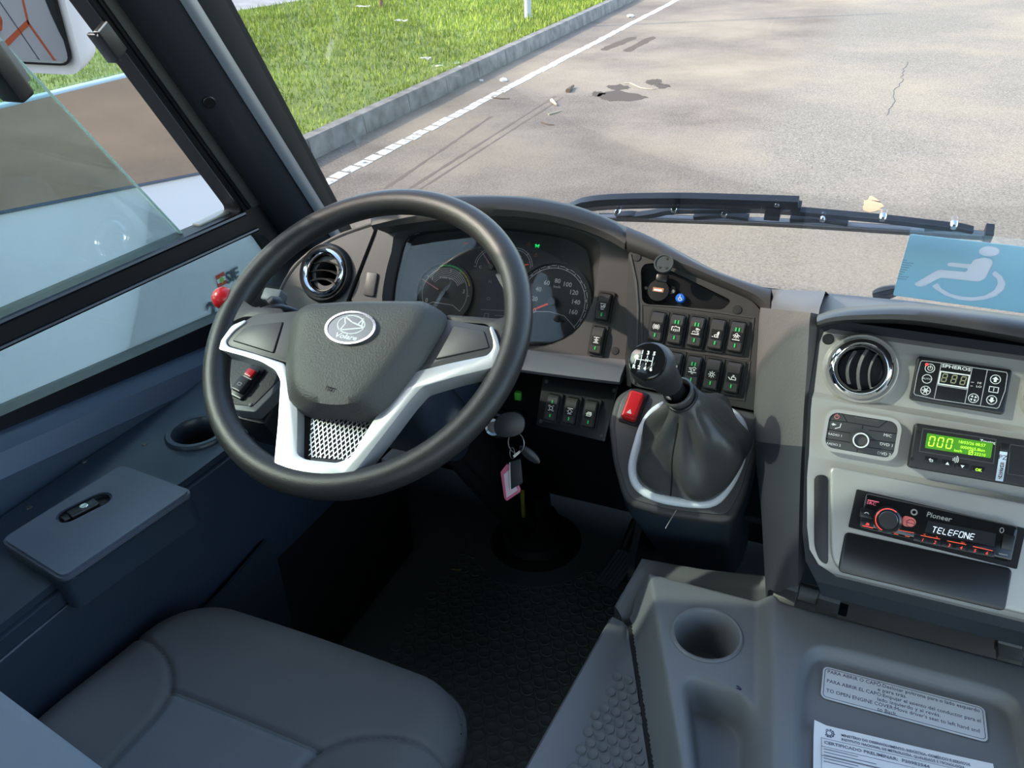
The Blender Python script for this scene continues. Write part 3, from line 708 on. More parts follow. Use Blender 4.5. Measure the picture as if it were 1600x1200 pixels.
dp('bezel', fshift(loft([[V((p.x, p.y, 0)) for p in ho], [V((p.x*.98+q_.x*.02, p.y*.98+q_.y*.02, -.002)) for p, q_ in zip(ho, hi)], [V((q_.x, q_.y, WD)) for q_ in hi]], True), CL), DASHS, ipan)
# square blank left of the opening, screw cap lower right
bl = CL.at(580, 444, 0)
dp('blank_cover', fshift(rbox(-.0105, -.020, .0105, .019, 0, .004, .003, .0015), bl), SPOKE, ipan)
dp('screw_cap', fshift(lathe([(0, 0), (.0058, 0), (.0055, .0012), (0, .0014)], seg=20), CL.at(961, 548)), DARK, ipan)
# lip below the instruments
NL = 30
la = row(CL, [(548, 512), (700, 531), (820, 546), (900, 555), (980, 562)], 0, NL)
lb = row(CL, [(548, 545), (700, 562), (817, 578), (900, 589), (968, 597)], .030, NL)
lip = [off(la, -CL.n*.01), la, [a.lerp(b, .85)+V((0, 0, .004)) for a, b in zip(la, lb)], lb, off(lb, (0, .003, -.006)), off(lb, (0, .05, -.012)), off(la, (0, .06, -.02))]
dp('lower_lip', capped(lip), TOPC, ang=40)
# knee panel and the dark space below
kn = [[V((x, y, z)) for x in (-1.03, -.80, -.5, -.24)] for y, z in ((1.10, .655), (1.13, .55), (1.22, .46), (1.30, .40), (1.46, .36))]
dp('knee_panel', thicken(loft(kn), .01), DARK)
# --- box with three switches under the lip
B3 = Fr(CL.W(905, 640, -.012), CL.ex, CL.ey)
b3 = [B3.loc(CL.W(x, y, -.012)) for x, y in ((848, 588), (967, 602), (945, 691), (837, 665))]
bx3 = dp('switch_box', fshift(poly_prism(rounded([(p.x, p.y) for p in b3], .004), -.05, 0, .002, 2), B3), BLACK)
b3i = [B3.loc(CL.W(x, y, -.012)) for x, y in ((852, 594), (962, 608), (942, 683), (843, 659))]
for p in b3i:
    dp('screw', fshift(add(lathe([(0, 0), (.0032, 0), (.0028, .0012), (0, .0014)], seg=14), strokes([[(-.0016, 0), (.0016, 0)], [(0, -.0016), (0, .0016)]], .0007, .0013, .0002)), Fr(B3.P(p.x*.965, p.y*.95, 0), B3.ex, B3.ey)), mat('dark_screw', (.10, .10, .10), .4, metal=.6), bx3)
# --- switch panel (beside the instruments)
go = [GP.uv(*p) for p in ((982, 390), (1060, 420), (1150, 457), (1179, 473), (1193, 492), (1196, 520), (1191, 634), (1187, 643), (986, 602), (981, 560), (979, 480))]
pocket = rounded([GP.uv(*p) for p in ((1001, 421), (1007, 412), (1024, 411), (1141, 468), (1140, 474), (1130, 483), (1122, 484), (1012, 476), (1003, 470))], .006)
spn = dp('switch_panel', fshift(holed(rounded(go, .010), [pocket], -.012, 0), GP), PANELM)
PD = -.018
pk = bmesh.new(); a = [pk.verts.new((u, v, 0)) for u, v in pocket]; b = [pk.verts.new((u, v, PD)) for u, v in pocket]
for i in range(len(a)): pk.faces.new((a[i], a[(i+1) % len(a)], b[(i+1) % len(a)], b[i]))
pk.faces.new(b); bmesh.ops.recalc_face_normals(pk, faces=pk.faces)
for f_ in pk.faces: f_.normal_flip()
dp('pocket', fshift(pk, GP), mat('pocket_black', (.006, .006, .007), .3), spn)
def rimline(F, px, r, w=0.0, closed=True): return fshift(tube([V((*F.uv(*p, w), w)) for p in px], r, 6, closed=closed), F)
dp('panel_rim', rimline(GP, [(1003, 476), (1060, 480), (1120, 488), (1178, 497), (1171, 562), (1090, 551), (1004, 538)], .0014), DASHS, spn)
dp('panel_rim', rimline(GP, [(1060, 548), (1120, 556), (1172, 565), (1163, 626), (1110, 618), (1075, 612)], .0014, closed=False), DASHS, spn)
dp('panel_rim', rimline(GP, [(985, 398), (994, 440), (997, 480), (996, 540), (991, 600)], .0022, closed=False), DASH, spn)
for p in ((995, 402), (1152, 484)): dp('screw_cap', fshift(lathe([(0, 0), (.0060, 0), (.0056, .0012), (0, .0014)], seg=20), GP.at(*p)), DARK, spn)
# dash top over the switch panel
N = 36
q0 = row(GP, [(980, 392), (1060, 422), (1150, 459), (1180, 474), (1195, 490)], 0.0, N)
q1 = row(GP, [(979, 376), (1060, 409), (1145, 445), (1184, 463), (1203, 484)], .014, N)
q2 = row(GP, [(979, 354), (1020, 372), (1100, 415), (1160, 438), (1205, 452)], .004, N)
q3 = off(q2, (0, .06, -.028)); q4 = off(q2, (0, .16, -.082)); q5 = [V((p.x, 1.40, .66)) for p in q2]
dp('dash_top', capped([off(q0, -GP.n*.012), q0, [a.lerp(b, .5)+GP.n*.003 for a, b in zip(q0, q1)], q1, [a.lerp(b, .55)+GP.n*.004 for a, b in zip(q1, q2)], q2, q3, q4, q5]), DASHS, ang=50)
# dark filler between instrument panel and switch panel
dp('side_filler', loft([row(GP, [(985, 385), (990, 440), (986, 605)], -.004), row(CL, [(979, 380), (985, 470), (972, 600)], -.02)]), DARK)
# --- pillar between the switch panel and the centre fascia
def prow(l, r, lw=0.0, rw=.012, bulge=.010, n=9):
    a, b = GP.W(*l, lw), CE.W(*r, rw); nn = V((-.6, -.7, .3)).normalized()
    return [a.lerp(b, i/(n-1))+nn*bulge*(1-(2*i/(n-1)-1)**4) for i in range(n)]
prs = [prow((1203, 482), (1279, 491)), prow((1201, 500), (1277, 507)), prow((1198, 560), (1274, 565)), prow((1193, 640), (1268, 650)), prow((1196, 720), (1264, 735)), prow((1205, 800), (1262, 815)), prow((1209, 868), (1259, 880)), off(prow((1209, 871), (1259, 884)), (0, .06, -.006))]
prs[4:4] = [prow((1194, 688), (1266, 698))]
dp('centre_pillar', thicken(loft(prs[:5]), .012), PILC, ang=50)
dp('pillar_shaded', thicken(loft([off(prs[4], (0, 0, 0))]+prs[5:]), .012), mat('pillar_shade_navy', (.040, .043, .050), .5, bump=(400, .2), bdist=.0004), ang=50)  # lower pillar, its shade put into a darker colour
tp = prow((1203, 482), (1279, 491)); tb = prow((1205, 452), (1290, 455), .004, -.05, .0)
tb = [V((p.x, p.y, p.z)) for p in tb]
dp('pillar_top', loft([tp, [a.lerp(b, .12)+V((0, 0, .006)) for a, b in zip(tp, tb)], tb, off(tb, (0, .08, -.037)), [V((p.x, 1.40, .66)) for p in tb]]), TOPC, ang=50)
# --- gear console
gc = [GB.uv(*p) for p in ((962, 618), (988, 603), (1100, 626), (1190, 645), (1186, 690), (1166, 770), (1146, 812), (1130, 818), (1040, 806), (985, 790), (972, 776), (957, 720), (950, 660))]
gcr = rounded(gc, .012)
con = dp('gear_console', fshift(poly_prism(gcr, -.03, 0, .006, 3), GB), DASH)
gi = rounded([GB.uv(*p, .0) for p in ((972, 622), (990, 609), (1100, 632), (1182, 648), (1180, 690), (1158, 765), (1140, 800), (1128, 805), (1044, 796), (990, 781), (980, 768), (966, 720), (961, 664))], .010)
dp('console_plate', fshift(poly_prism(gi, -.002, .0025, .001, 2), GB), SPOKE, con)
edge = [GB.P(u, v, -.012) for u, v in gcr]
cen = sum(edge, V((0, 0, 0)))/len(edge)
lowr = [V((p.x+(cen.x-p.x)*.10, min(p.y+.10, p.y+.10), p.z-.14)) for p in edge]
lowr2 = [V((p.x+(cen.x-p.x)*.16, p.y+.22, .30)) for p in edge]
dp('console_body', loft([edge, [a.lerp(b, .15)+V((0, -.004, -.004)) for a, b in zip(edge, lowr)], lowr, lowr2], True), NAVY, ang=50)
# hump carrying the console down to the floor
hm = [[V((x, y, z)) for x, z in ((-.255, .0), (-.25, .40), (-.235, .52), (-.10, .53), (0.0, .53))] for y in (.93, 1.08, 1.48)]
dp('tunnel', thicken(loft(hm), .01), DARK)
# --- centre fascia
XR = .36
def crow(px, py, w, xr=XR):
    a = CE.W(px, py, w); return [a, V((xr, a.y, a.z))]
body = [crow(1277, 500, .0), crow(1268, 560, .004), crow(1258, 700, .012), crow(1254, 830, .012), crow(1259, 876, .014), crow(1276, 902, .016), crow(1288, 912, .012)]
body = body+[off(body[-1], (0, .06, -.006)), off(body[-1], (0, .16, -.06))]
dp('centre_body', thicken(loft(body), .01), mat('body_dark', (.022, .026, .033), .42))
def lrow(pts, w, k=10):
    """left end rounded: list of (px,py) marks the left rim; row runs to the right end"""
    a = CE.W(*pts, w); return [V((a.x+(XR-a.x)*i/k, a.y, a.z)) for i in range(k+1)]
fr_ = [lrow((1300, 513), .010), lrow((1287, 519), .0165), lrow((1281, 535), .018), lrow((1274, 604), .018), lrow((1272, 611), .020), lrow((1269, 621), .030), lrow((1267, 640), .031), lrow((1264, 712), .031), lrow((1263, 720), .034), lrow((1261, 745), .044), lrow((1261, 822), .044), lrow((1265, 858), .043), lrow((1279, 882), .041), lrow((1299, 895), .037), lrow((1307, 901), .025)]
vh = []
for px_, py_ in ((1345, 577), (1652, 622)):
    cu_, cv_ = CE.uv(px_, py_, .018); vh.append([(cu_+.0242*math.cos(2*PI*i/44), cv_+.0242*math.sin(2*PI*i/44)) for i in range(44)])
f2 = lrow((1281, 535), .018); f3 = lrow((1272, 612), .018); fr_[4] = f3
uq = [CE.loc(p) for p in (f2[0], f2[-1], f3[-1], f3[0])]
fas = dp('centre_fascia', add(loft(fr_[:3]), fshift(holed([(p.x, p.y) for p in uq], vh, .012, .018), CE), loft(fr_[4:])), FASC, ang=28, label='silver centre fascia')
# raised middle plate with radio and pocket
def cx(px, py, w): return CE.uv(px, py, w)
pl_ = [cx(1296, 728, .05), cx(1330, 735, .05), cx(1700, 806, .05), cx(1700, 985, .05), cx(1330, 897, .05), cx(1306, 888, .05), cx(1298, 868, .05)]
dp('lower_plate', fshift(poly_prism(rounded(pl_, .008), .036, .050, .003, 3), CE), FASC, fas)
sl_ = rounded([cx(1272, 742, .046), cx(1294, 742, .046), cx(1294, 884, .046), cx(1280, 876, .046), cx(1272, 854, .046)], .007)
dp('side_slot', fshift(poly_prism(sl_, .042, .0462, .0008), CE), DARK, fas)
dp('hole_plug', fshift(lathe([(0, 0), (.0062, 0), (.0055, .0008), (0, .0006)], seg=20), CE.at(1294, 530, .018)), DARK, fas)
pkq, pw, ph = quad(CE, (1321, 831), (1583, 889), (1308, 893), .051)
dp('pocket', fshift(rbox(-pw/2, -ph/2, pw/2, ph/2, -.006, .0012, .005, .001), pkq), mat('pocket_black', (.006, .006, .007), .3), fas)
# hood of the centre fascia
N = 34
h0 = row(CE, [(1277, 508), (1300, 502), (1350, 499), (1440, 502), (1600, 528), (1800, 570)], .075, N)
h1 = row(CE, [(1276, 499), (1300, 491), (1350, 486), (1440, 486), (1600, 507), (1800, 545)], .070, N)
h2 = row(CE, [(1278, 492), (1302, 484), (1350, 478), (1440, 476), (1600, 494), (1800, 528)], .040, N)
hb = [V((p.x, 1.40, .645)) for p in h2]
dp('fascia_hood', capped([off(h0, -CE.n*.075+CE.ey*.006), off(h0, -CE.n*.004+CE.ey*.003), h0, [a.lerp(b, .5)+CE.n*.003 for a, b in zip(h0, h1)], h1, [a.lerp(b, .5)+CE.n*.004 for a, b in zip(h1, h2)], h2, off(h2, (0, .03, -.016)), off(h2, (0, .12, -.060)), hb]), DASHS, ang=50)
# flat shelf behind hood, under the windscreen
sh0 = [CE.W(x, y, .03) for x, y in ((1278, 494), (1302, 487), (1420, 480), (1600, 498), (1800, 532))]
dp('dash_shelf', loft([sh0, off(sh0, (0, .05, -.024)), [ony(x, y, 1.12) for x, y in ((1270, 456), (1302, 459), (1420, 470), (1600, 494), (1800, 528))], [V((p.x, 1.345, .685)) for p in sh0], [V((p.x, 1.42, .66)) for p in sh0]]), TOPC)
dp('passenger_side', box(.358, .86, .30, 1.24, 1.40, .80, .03, 4), DASHS)
# left end of the dash, beside the pillar
dp('dash_end', box(-1.03, 1.06, .45, -.86, 1.34, .70, .02), DARK)
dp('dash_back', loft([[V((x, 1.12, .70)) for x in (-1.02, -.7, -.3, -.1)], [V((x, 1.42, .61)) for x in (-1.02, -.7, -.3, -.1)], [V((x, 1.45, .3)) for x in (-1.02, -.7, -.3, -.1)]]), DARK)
def ppm(F, px, py, w=0.0): return (F.W(px+1, py, w)-F.W(px, py, w)).length
# ------------------------------------------------------------------ steering wheel
WH = tilt((-.577, .7815, .8045), 56)
sw = thing('steering_wheel', 'large black steering wheel with silver lower spokes and padded hub', 'steering wheel', WH)
RR = .21
rim = [(RR*math.cos(2*PI*i/96), RR*math.sin(2*PI*i/96), 0) for i in range(96)]
part('rim', tube(rim, .0178, 18, closed=True), LEATH, sw, ang=60)
def wp(pts, w): return [WH.uv(x, y, w) for x, y in pts]
# thumb rests where the spokes meet the rim
lt = rounded(wp([(348, 492), (368, 470), (386, 474), (400, 485), (447, 487), (447, 500), (384, 500), (362, 512), (346, 534), (334, 546)], .0), .008)
rt = rounded(wp([(775, 432), (786, 452), (800, 474), (801, 494), (786, 504), (700, 497), (700, 508), (766, 512), (776, 530), (780, 556), (806, 560), (824, 500), (818, 440)], .0), .008)
for q_ in (lt, rt): part('thumb_rest', poly_prism(q_, -.012, .009, .005, 3, False), LEATH, sw, ang=50)
sp_ = wp([(384, 499), (362, 508), (346, 530), (339, 541), (342, 546), (376, 555), (408, 565), (430, 578), (438, 594), (434, 660), (428, 724), (432, 736), (444, 743), (492, 750), (538, 744), (556, 735), (602, 676), (640, 626), (660, 604), (710, 589), (771, 574), (780, 561), (782, 547), (777, 527), (769, 509), (764, 511), (770, 530), (771, 543), (762, 555), (700, 568), (650, 580), (625, 612), (584, 655), (547, 715), (527, 723), (478, 718), (464, 710), (465, 640), (452, 600), (445, 568), (400, 553), (356, 541), (352, 533), (366, 516), (384, 503)], .014)
part('spoke_trim', poly_prism(rounded(sp_, .005, 3), -.012, .014, .0025, 2), SILV, sw, 'silver trim', ang=40)
lp_ = wp([(470, 485), (400, 491), (384, 500), (367, 515), (354, 534), (358, 541), (400, 553), (470, 573)], .012)
rp_ = wp([(680, 496), (700, 499), (766, 510), (774, 538), (762, 555), (700, 569), (630, 584)], .012)
for q_, but in ((lp_, [(443, 502), (393, 508), (380, 513), (362, 532), (428, 552)]), (rp_, [(709, 508), (757, 517), (765, 543), (679, 562)])):
    o = part('spoke_cover', poly_prism(rounded(q_, .004), -.006, .012, .0015), SPOKE, sw)
    bq = rounded(wp(but, .0135), .003)
    part('button_gap', poly_prism(bq, .011, .0123, 0), PIT, o)
    c_ = V((sum(p[0] for p in bq)/len(bq), sum(p[1] for p in bq)/len(bq)))
    part('button_panel', poly_prism([tuple(c_+(V(p)-c_)*.965) for p in bq], .011, .0140, .0008), SPOKE, o)
# hub pad
ho_ = wp([(453, 506), (462, 486), (480, 475), (560, 470), (664, 470), (690, 484), (699, 494), (690, 518), (660, 567), (636, 600), (612, 630), (590, 650), (560, 650), (525, 645), (480, 645), (462, 638), (449, 625), (444, 580)], .016)
hi_ = wp([(467, 502), (474, 484), (490, 477), (560, 473), (652, 474), (662, 481), (652, 505), (610, 565), (575, 608), (552, 629), (530, 632), (510, 631), (488, 627), (470, 616), (460, 598), (458, 560)], .042)
NHB = 72
ho_ = smooth_curve([V((*p, 0)) for p in rounded(ho_, .006)], NHB, True); hi_ = smooth_curve([V((*p, 0)) for p in rounded(hi_, .010)], NHB, True)
k0 = min(range(NHB), key=lambda k: sum((ho_[i]-hi_[(i+k) % NHB]).length for i in range(0, NHB, 4))); hi_ = hi_[k0:]+hi_[:k0]
def at_w(r, w): return [V((p.x, p.y, w)) for p in r]
def mix_(a, b, t): return [p.lerp(q_, t) for p, q_ in zip(a, b)]
cc = sum(hi_, V((0, 0, 0)))/NHB
hub = [at_w(ho_, -.02), at_w(ho_, .012), at_w(mix_(ho_, hi_, .12), .019), at_w(mix_(ho_, hi_, .8), .037), at_w(hi_, .0405)]
for t_, w_ in ((.88, .0425), (.6, .0435), (.3, .044)): hub.append([V((cc.x+(p.x-cc.x)*t_, cc.y+(p.y-cc.y)*t_, w_)) for p in hi_])
part('hub_pad', loft(hub, True, True), HUB, sw, ang=60)
eu, ev = WH.uv(549, 514, .044); er = 40*ppm(WH, 549, 514, .044); S1 = Matrix.Translation((eu, ev, 0)) @ Matrix.Rotation(math.radians(5), 4, 'Z') @ Matrix.Diagonal((1, .66, 1, 1))
em = part('emblem', shift(lathe([(0, .0425), (er*.92, .0425), (er*.92, .0465), (er*.9, .047), (0, .047)], seg=48), S1), mat('emblem_dark', (.16, .17, .17), .25, metal=.7), sw, 'oval emblem')
part('emblem_ring', shift(ringm(er*.90, er*1.0, .042, .0482, seg=48), S1), CHR, em)
part('emblem_mark', strokes([arc(eu-er*.02, ev+er*.12, er*.54, 0, 360, 30, er*.36), [(eu-er*.40, ev+er*.40), (eu-er*.02, ev+er*.22), (eu+er*.52, ev+er*.10)], [(eu-er*.40, ev+er*.40), (eu-er*.26, ev+er*.12), (eu-er*.36, ev-er*.16), (eu+er*.5, ev+er*.08)], [(eu+er*.22, ev+er*.14), (eu+er*.36, ev+er*.42), (eu+er*.42, ev+er*.12)]], er*.05, .047), WHITE, em)
part('lettering', text('Volare', eu-er*.03, ev-er*.37, er*.25, .047, sx=1.35, shear=.25, bold=.00025), WHITE, em)
u, v_ = WH.uv(517, 607, .044); part('horn_mark', strokes([[(u-.006, v_+.003), (u-.006, v_-.003)], [(u-.006, v_+.001), (u+.006, v_+.001)], [(u-.001, v_+.001), (u-.001, v_-.003), (u+.003, v_-.003), (u+.004, v_+.001)]], .0008, .0443), PIT, sw)
# mesh insert between the lower spokes
mi = wp([(463, 630), (605, 632), (546, 722), (468, 716)], .0)
ins = part('mesh_insert', poly_prism(mi, -.012, -.004, 0), mat('gloss_black', (.006, .006, .007), .1), sw)
reg = [V(p) for p in wp([(486, 648), (588, 650), (543, 717), (481, 712)], .0)]
def clip(a, b, poly):
    t0, t1 = 0.0, 1.0; d = b-a; n_ = len(poly); sg = 1 if sum((poly[i].x*poly[(i+1) % n_].y-poly[(i+1) % n_].x*poly[i].y) for i in range(n_)) > 0 else -1
    for i in range(n_):
        p, q_ = poly[i], poly[(i+1) % n_]; e = q_-p; nn = V((-e.y, e.x))*sg; num = (a-p).dot(nn); den = d.dot(nn)
        if abs(den) < 1e-12:
            if num < 0: return None
            continue
        t = -num/den
        if den > 0: t0 = max(t0, t)
        else: t1 = min(t1, t)
    return (a+d*t0, a+d*t1) if t0 < t1 else None
c_ = sum(reg, V((0, 0)))/4; lines = []
for a_ in (58, 148-28):
    dr = V((math.cos(math.radians(a_)), math.sin(math.radians(a_)))); nr = V((-dr.y, dr.x))
    for i in range(-14, 15):
        o_ = c_+nr*i*.0056; r_ = clip(o_-dr*.2, o_+dr*.2, reg)
        if r_: lines.append([tuple(r_[0]), tuple(r_[1])])
part('mesh', strokes(lines, .0014, -.0035, .0012), mat('mesh_metal', (.70, .70, .70), .25, metal=.9), ins, 'silver diamond mesh')
part('back_boss', loft([[V((a*math.cos(t_), b*math.sin(t_)-.02, w_)) for t_ in [i*PI/12 for i in range(24)]] for a, b, w_ in ((.085, .07, -.012), (.075, .06, -.05), (.05, .05, -.07))], True, True), DARK, sw)
# ------------------------------------------------------------------ steering column
sc_ = thing('steering_column', 'dark plastic steering column going down to a rubber boot on the floor', 'steering column', Fr(WH.P(0, 0, -.075), WH.ex, WH.ey))
def rr_row(hw, hh, w_, cu=0, cv=0, r=.02): return [V((u+cu, v+cv, w_)) for u, v in rrect(-hw, -hh, hw, hh, r, 4)]
part('shroud', loft([rr_row(.066, .06, -.002), rr_row(.072, .066, -.008), rr_row(.080, .07, -.09), rr_row(.074, .066, -.19), rr_row(.055, .05, -.24)], True, True), NAVY, sc_, ang=40)
part('shroud_seam', tube([(.078, 0, -.01), (.086, 0, -.09), (.080, 0, -.185)], .0012, 6), PIT, sc_)
L2 = (0.0-WH.P(0, 0, -.075).z)/WH.n.z    # n.z>0, negative distance to the floor
part('shaft', tube([(0, 0, -.22), (0, 0, L2+.12)], .032, 16), DARK, sc_)
part('bracket', box(.03, -.03, -.42, .05, .03, -.25, .003), DARK, sc_)
fl = Fr(WH.P(0, 0, -.075+L2), (1, 0, 0), (0, 1, 0)); fo = sc_.matrix_basis.inverted() @ fl.M()
part('floor_boot', shift(lathe([(.105, .0005), (.105, .004), (.075, .008), (.07, .03), (.058, .034), (.062, .05), (.048, .056), (.052, .075), (.036, .085), (.034, .15)], seg=36), fo), RUB, sc_)
part('floor_flange', shift(lathe([(0, .0005), (.15, .0005), (.15, .0025), (0, .0035)], seg=40), fo), FLOORM, sc_)
part('cable', tube([sc_.matrix_basis.inverted() @ V(p) for p in (tuple(atd(816, 768, 1.44)), tuple(atd(817, 790, 1.47)), tuple(atd(818, 806, 1.5)))], .004, 8), mat('yellow_cable', (.20, .18, .02), .5), sc_, 'yellow cable')
part('side_bracket', shift(loft([[onz(x, y, .50)+V((0, 0, z)) for x, y in ((596, 717), (640, 734), (672, 708), (618, 696))] for z in (-.012, 0)], True, True), sc_.matrix_basis.inverted()), mat('grey_box', (.20, .20, .19), .5), sc_, 'grey box')
# stalks left
st = thing('indicator_stalk', 'black indicator stalk left of the steering hub', 'stalk', atd(425, 505, 1.3))
a, b = atd(446, 484, 1.26), atd(408, 489, 1.255)
stm = st.matrix_basis.inverted()
part('lever', shift(tube(smooth_curve([atd(480, 498, 1.27), a, b], 10), [.007]*5+[.009, .010, .010, .009, .008], 12), stm), BLACK, st)
part('end_cap', shift(tube([b, b+(b-a).normalized()*.012], [.0105, .009], 12), stm), DARK, st)
hb_ = thing('wiper_stalk', 'dark stalk with pale end showing between wheel rim and left air vent', 'stalk', atd(425, 480, 1.3)); hm_ = hb_.matrix_basis.inverted()
part('lever', shift(tube(smooth_curve([atd(455, 500, 1.285), atd(432, 476, 1.275), atd(420, 478, 1.27)], 8), [.010, .010, .010, .011, .012, .013, .013, .010], 14), hm_), DARK, hb_)
part('switch_box', shift(rbox(-.017, -.011, .017, .011, -.012, .008, .004, .003), hm_ @ tilt(tuple(atd(427, 463, 1.30)), 50).M()), mat('pale_box', (.14, .155, .155), .5), hb_)
rb = thing('parking_brake_lever', 'bright red ball knob lever between the wheel rim and the side window', 'lever', atd(350, 520, 1.2)); rm = rb.matrix_basis.inverted()
kp = atd(349, 466, 1.14); bm = bmesh.new(); bmesh.ops.create_uvsphere(bm, u_segments=28, v_segments=18, radius=.0158)
part('knob', shift(shift(bm, Matrix.Translation(kp)), rm), REDP, rb, 'red ball')
part('rod', shift(tube([kp-V((0, 0, .012)), kp+V((.02, .05, -.10)), kp+V((.03, .07, -.16))], .005, 8), rm), DARK, rb)
part('gaiter', shift(lathe([(0, 0), (.03, 0), (.03, .02), (.02, .05), (.008, .06), (0, .06)], seg=20), rm @ Matrix.Translation(kp+V((.03, .07, -.20)))), RUB, rb)
# ------------------------------------------------------------------ instrument cluster
IC = CL.at(780, 450, WD)
ic = thing('instrument_cluster', 'instrument cluster with speedometer, rev counter and small gauges behind the steering wheel', 'instrument cluster', IC)
face = []
for p in hi: q_ = IC.loc(CL.P(p.x, p.y, WD)); face.append((q_.x, q_.y))
part('dial_plate', poly_prism(face, -.004, 0), DIAL, ic)
FB = .0
def iu(px, py, w=0.002): return IC.uv(px, py, w)
k = ppm(IC, 862, 472)
cu, cv = iu(862, 472); R0 = 51*k
gs = part('speedometer', add(ringm(R0*1.13, R0*1.21, 0, .0045, (cu, cv), 60), disc(R0*1.13, 0, .0006, (cu, cv), 60)), mat('gauge_ring', (.05, .05, .05), .4), ic)
ticks = [arc(cu, cv, R0, -38, 218, 50)]
for i in range(17):
    a_ = math.radians(218-i*16); r1 = R0*1.07 if i % 2 == 0 else R0*1.04
    ticks.append([(cu+R0*math.cos(a_), cv+R0*math.sin(a_)), (cu+r1*math.cos(a_), cv+r1*math.sin(a_))])
for i in range(8):
    a0 = 218-i*32
    ticks += [arc(cu, cv, R0*1.07, a0-3, a0-11, 4), arc(cu, cv, R0*1.05, a0-13, a0-19, 3), arc(cu, cv, R0*1.07, a0-21, a0-29, 4)]
ticks += [[(cu-R0*.82, cv-R0*.62), (cu-R0*.45, cv-R0*.34), (cu, cv-R0*.28), (cu+R0*.45, cv-R0*.34), (cu+R0*.82, cv-R0*.62)]]
part('dial_marks', strokes(ticks, .0008, .0008), WHITE, gs)
bm = None
for s_, x, y in (('0', 835, 485), ('20', 835, 467), ('40', 841, 452), ('60', 854, 442), ('80', 871, 439), ('100', 886, 444.5), ('120', 896, 457), ('140', 899, 472), ('160', 895, 487.5)):
    q_ = text(s_, *iu(x, y), 9.5*k, .0008, bold=.0001); bm = q_ if bm is None else add(bm, q_)
add(bm, text('km/h', *iu(870, 448), 5.5*k, .0008)); part('dial_numbers', bm, WHITE, gs)
def needle(px0, py0, px1, py1, m, par, wd=.0018):
    a, b = V(iu(px0, py0, .004)), V(iu(px1, py1, .004)); d = (b-a).normalized(); s_ = V((-d.y, d.x))
    part('needle', poly_prism([tuple(a+s_*wd), tuple(a-s_*wd), tuple(b-s_*wd*.4), tuple(b+s_*wd*.4)], .0035, .0050), m, par)
    return a
needle(863, 472, 832, 484.5, ORL, gs, .0017)
part('needle_cap', disc(6.8*k, .003, .009, iu(863, 471, .004), 24, .001), mat('needle_cap', (.07, .07, .07), .5), gs)
cu, cv = iu(694, 458); R1 = 39*k
gt = part('tachometer', add(ringm(R1*1.2, R1*1.26, 0, .004, (cu, cv), 50), disc(R1*1.18, 0, .0005, (cu, cv), 40)), mat('gauge_ring', (.05, .05, .05), .4), ic)
part('dial_marks', strokes([arc(cu, cv, R1, -38, 218, 40)]+[arc(cu, cv, R1*f_, 35, 145, 20) for f_ in (.93, .86, .79, .72, .65)]+[[(cu+R1*math.cos(math.radians(a_)), cv+R1*math.sin(math.radians(a_))), (cu+R1*1.1*math.cos(math.radians(a_)), cv+R1*1.1*math.sin(math.radians(a_)))] for a_ in (210, 146, 60, 2)]+[[(cu-R1*.8, cv-R1*.6), (cu-R1*.45, cv-R1*.42), (cu+R1*.45, cv-R1*.42), (cu+R1*.8, cv-R1*.62)]], .0007, .0007), WHITE, gt)
part('green_zone', strokes([arc(cu, cv, R1*1.12, 110-i*9, 104-i*9, 3) for i in range(6)], .0018, .0007), GRN, gt)
part('yellow_zone', strokes([arc(cu, cv, R1*1.12, 56-i*9, 50-i*9, 3) for i in range(4)], .0018, .0007), YEL, gt)
bm = text('0', *iu(666, 469), 9*k, .0007); add(bm, text('1', *iu(675, 435), 9*k, .0007), text('3', *iu(724, 455.5), 9*k, .0007), text('2', *iu(704, 424), 7*k, .0007), text('x 1000 rpm', *iu(697, 434), 5*k, .0007)); part('dial_numbers', bm, WHITE, gt)
PINKN = mat('needle_pink', (.75, .30, .32), .4)
needle(690, 456, 660, 436, PINKN, gt, .0012)
part('needle_cap', disc(5.5*k, .003, .008, iu(690, 456, .004), 24, .001), mat('needle_cap', (.07, .07, .07), .5), gt)
for nm, x, y, tx, ty, nx, ny, m_, s_ in (('temperature_gauge', 768, 417, 750, 417, 752, 391, PINKN, 'C'), ('fuel_gauge', 803, 417, 813, 402, 826, 413, ORL, '8')):
    cu, cv = iu(x, y); r_ = 26*k; a0, a1 = (60, 185) if nm[0] == 't' else (-10, 110)
    g_ = part(nm, disc(r_*1.12, 0, .0005, (cu, cv), 36), mat('gauge_ring', (.05, .05, .05), .4), ic)
    part('dial_marks', strokes([arc(cu, cv, r_, a0, a1, 24), arc(cu, cv, r_*1.12, a0+10, a1-10, 20)]+[[(cu+r_*math.cos(math.radians(a_)), cv+r_*math.sin(math.radians(a_))), (cu+r_*1.15*math.cos(math.radians(a_)), cv+r_*1.15*math.sin(math.radians(a_)))] for a_ in (a0, (a0+a1)/2, a1)], .0007, .0007), WHITE, g_)
    part('dial_numbers', text(s_, *iu(tx, ty), 6*k, .0007), WHITE, g_)
    needle(x, y, nx, ny, m_, g_, .001); part('needle_cap', disc(4.8*k, .003, .008, iu(x, y, .004), 20, .001), mat('needle_cap', (.07, .07, .07), .5), g_)
lq, lw_, lh_ = quad(IC, (751, 431), (803, 433), (750, 504), .001)
def ip(nm, bm_, m, fr, par, lab=None): return part(nm, shift(bm_, ic.matrix_basis.inverted() @ fr.M()), m, par, lab)
ld_ = ip('display', rbox(-lw_/2, -lh_/2, lw_/2, lh_/2, -.0005, .0008, .001, 0), mat('lcd_dark', (.045, .05, .075), .3), lq, ic, 'dark display')
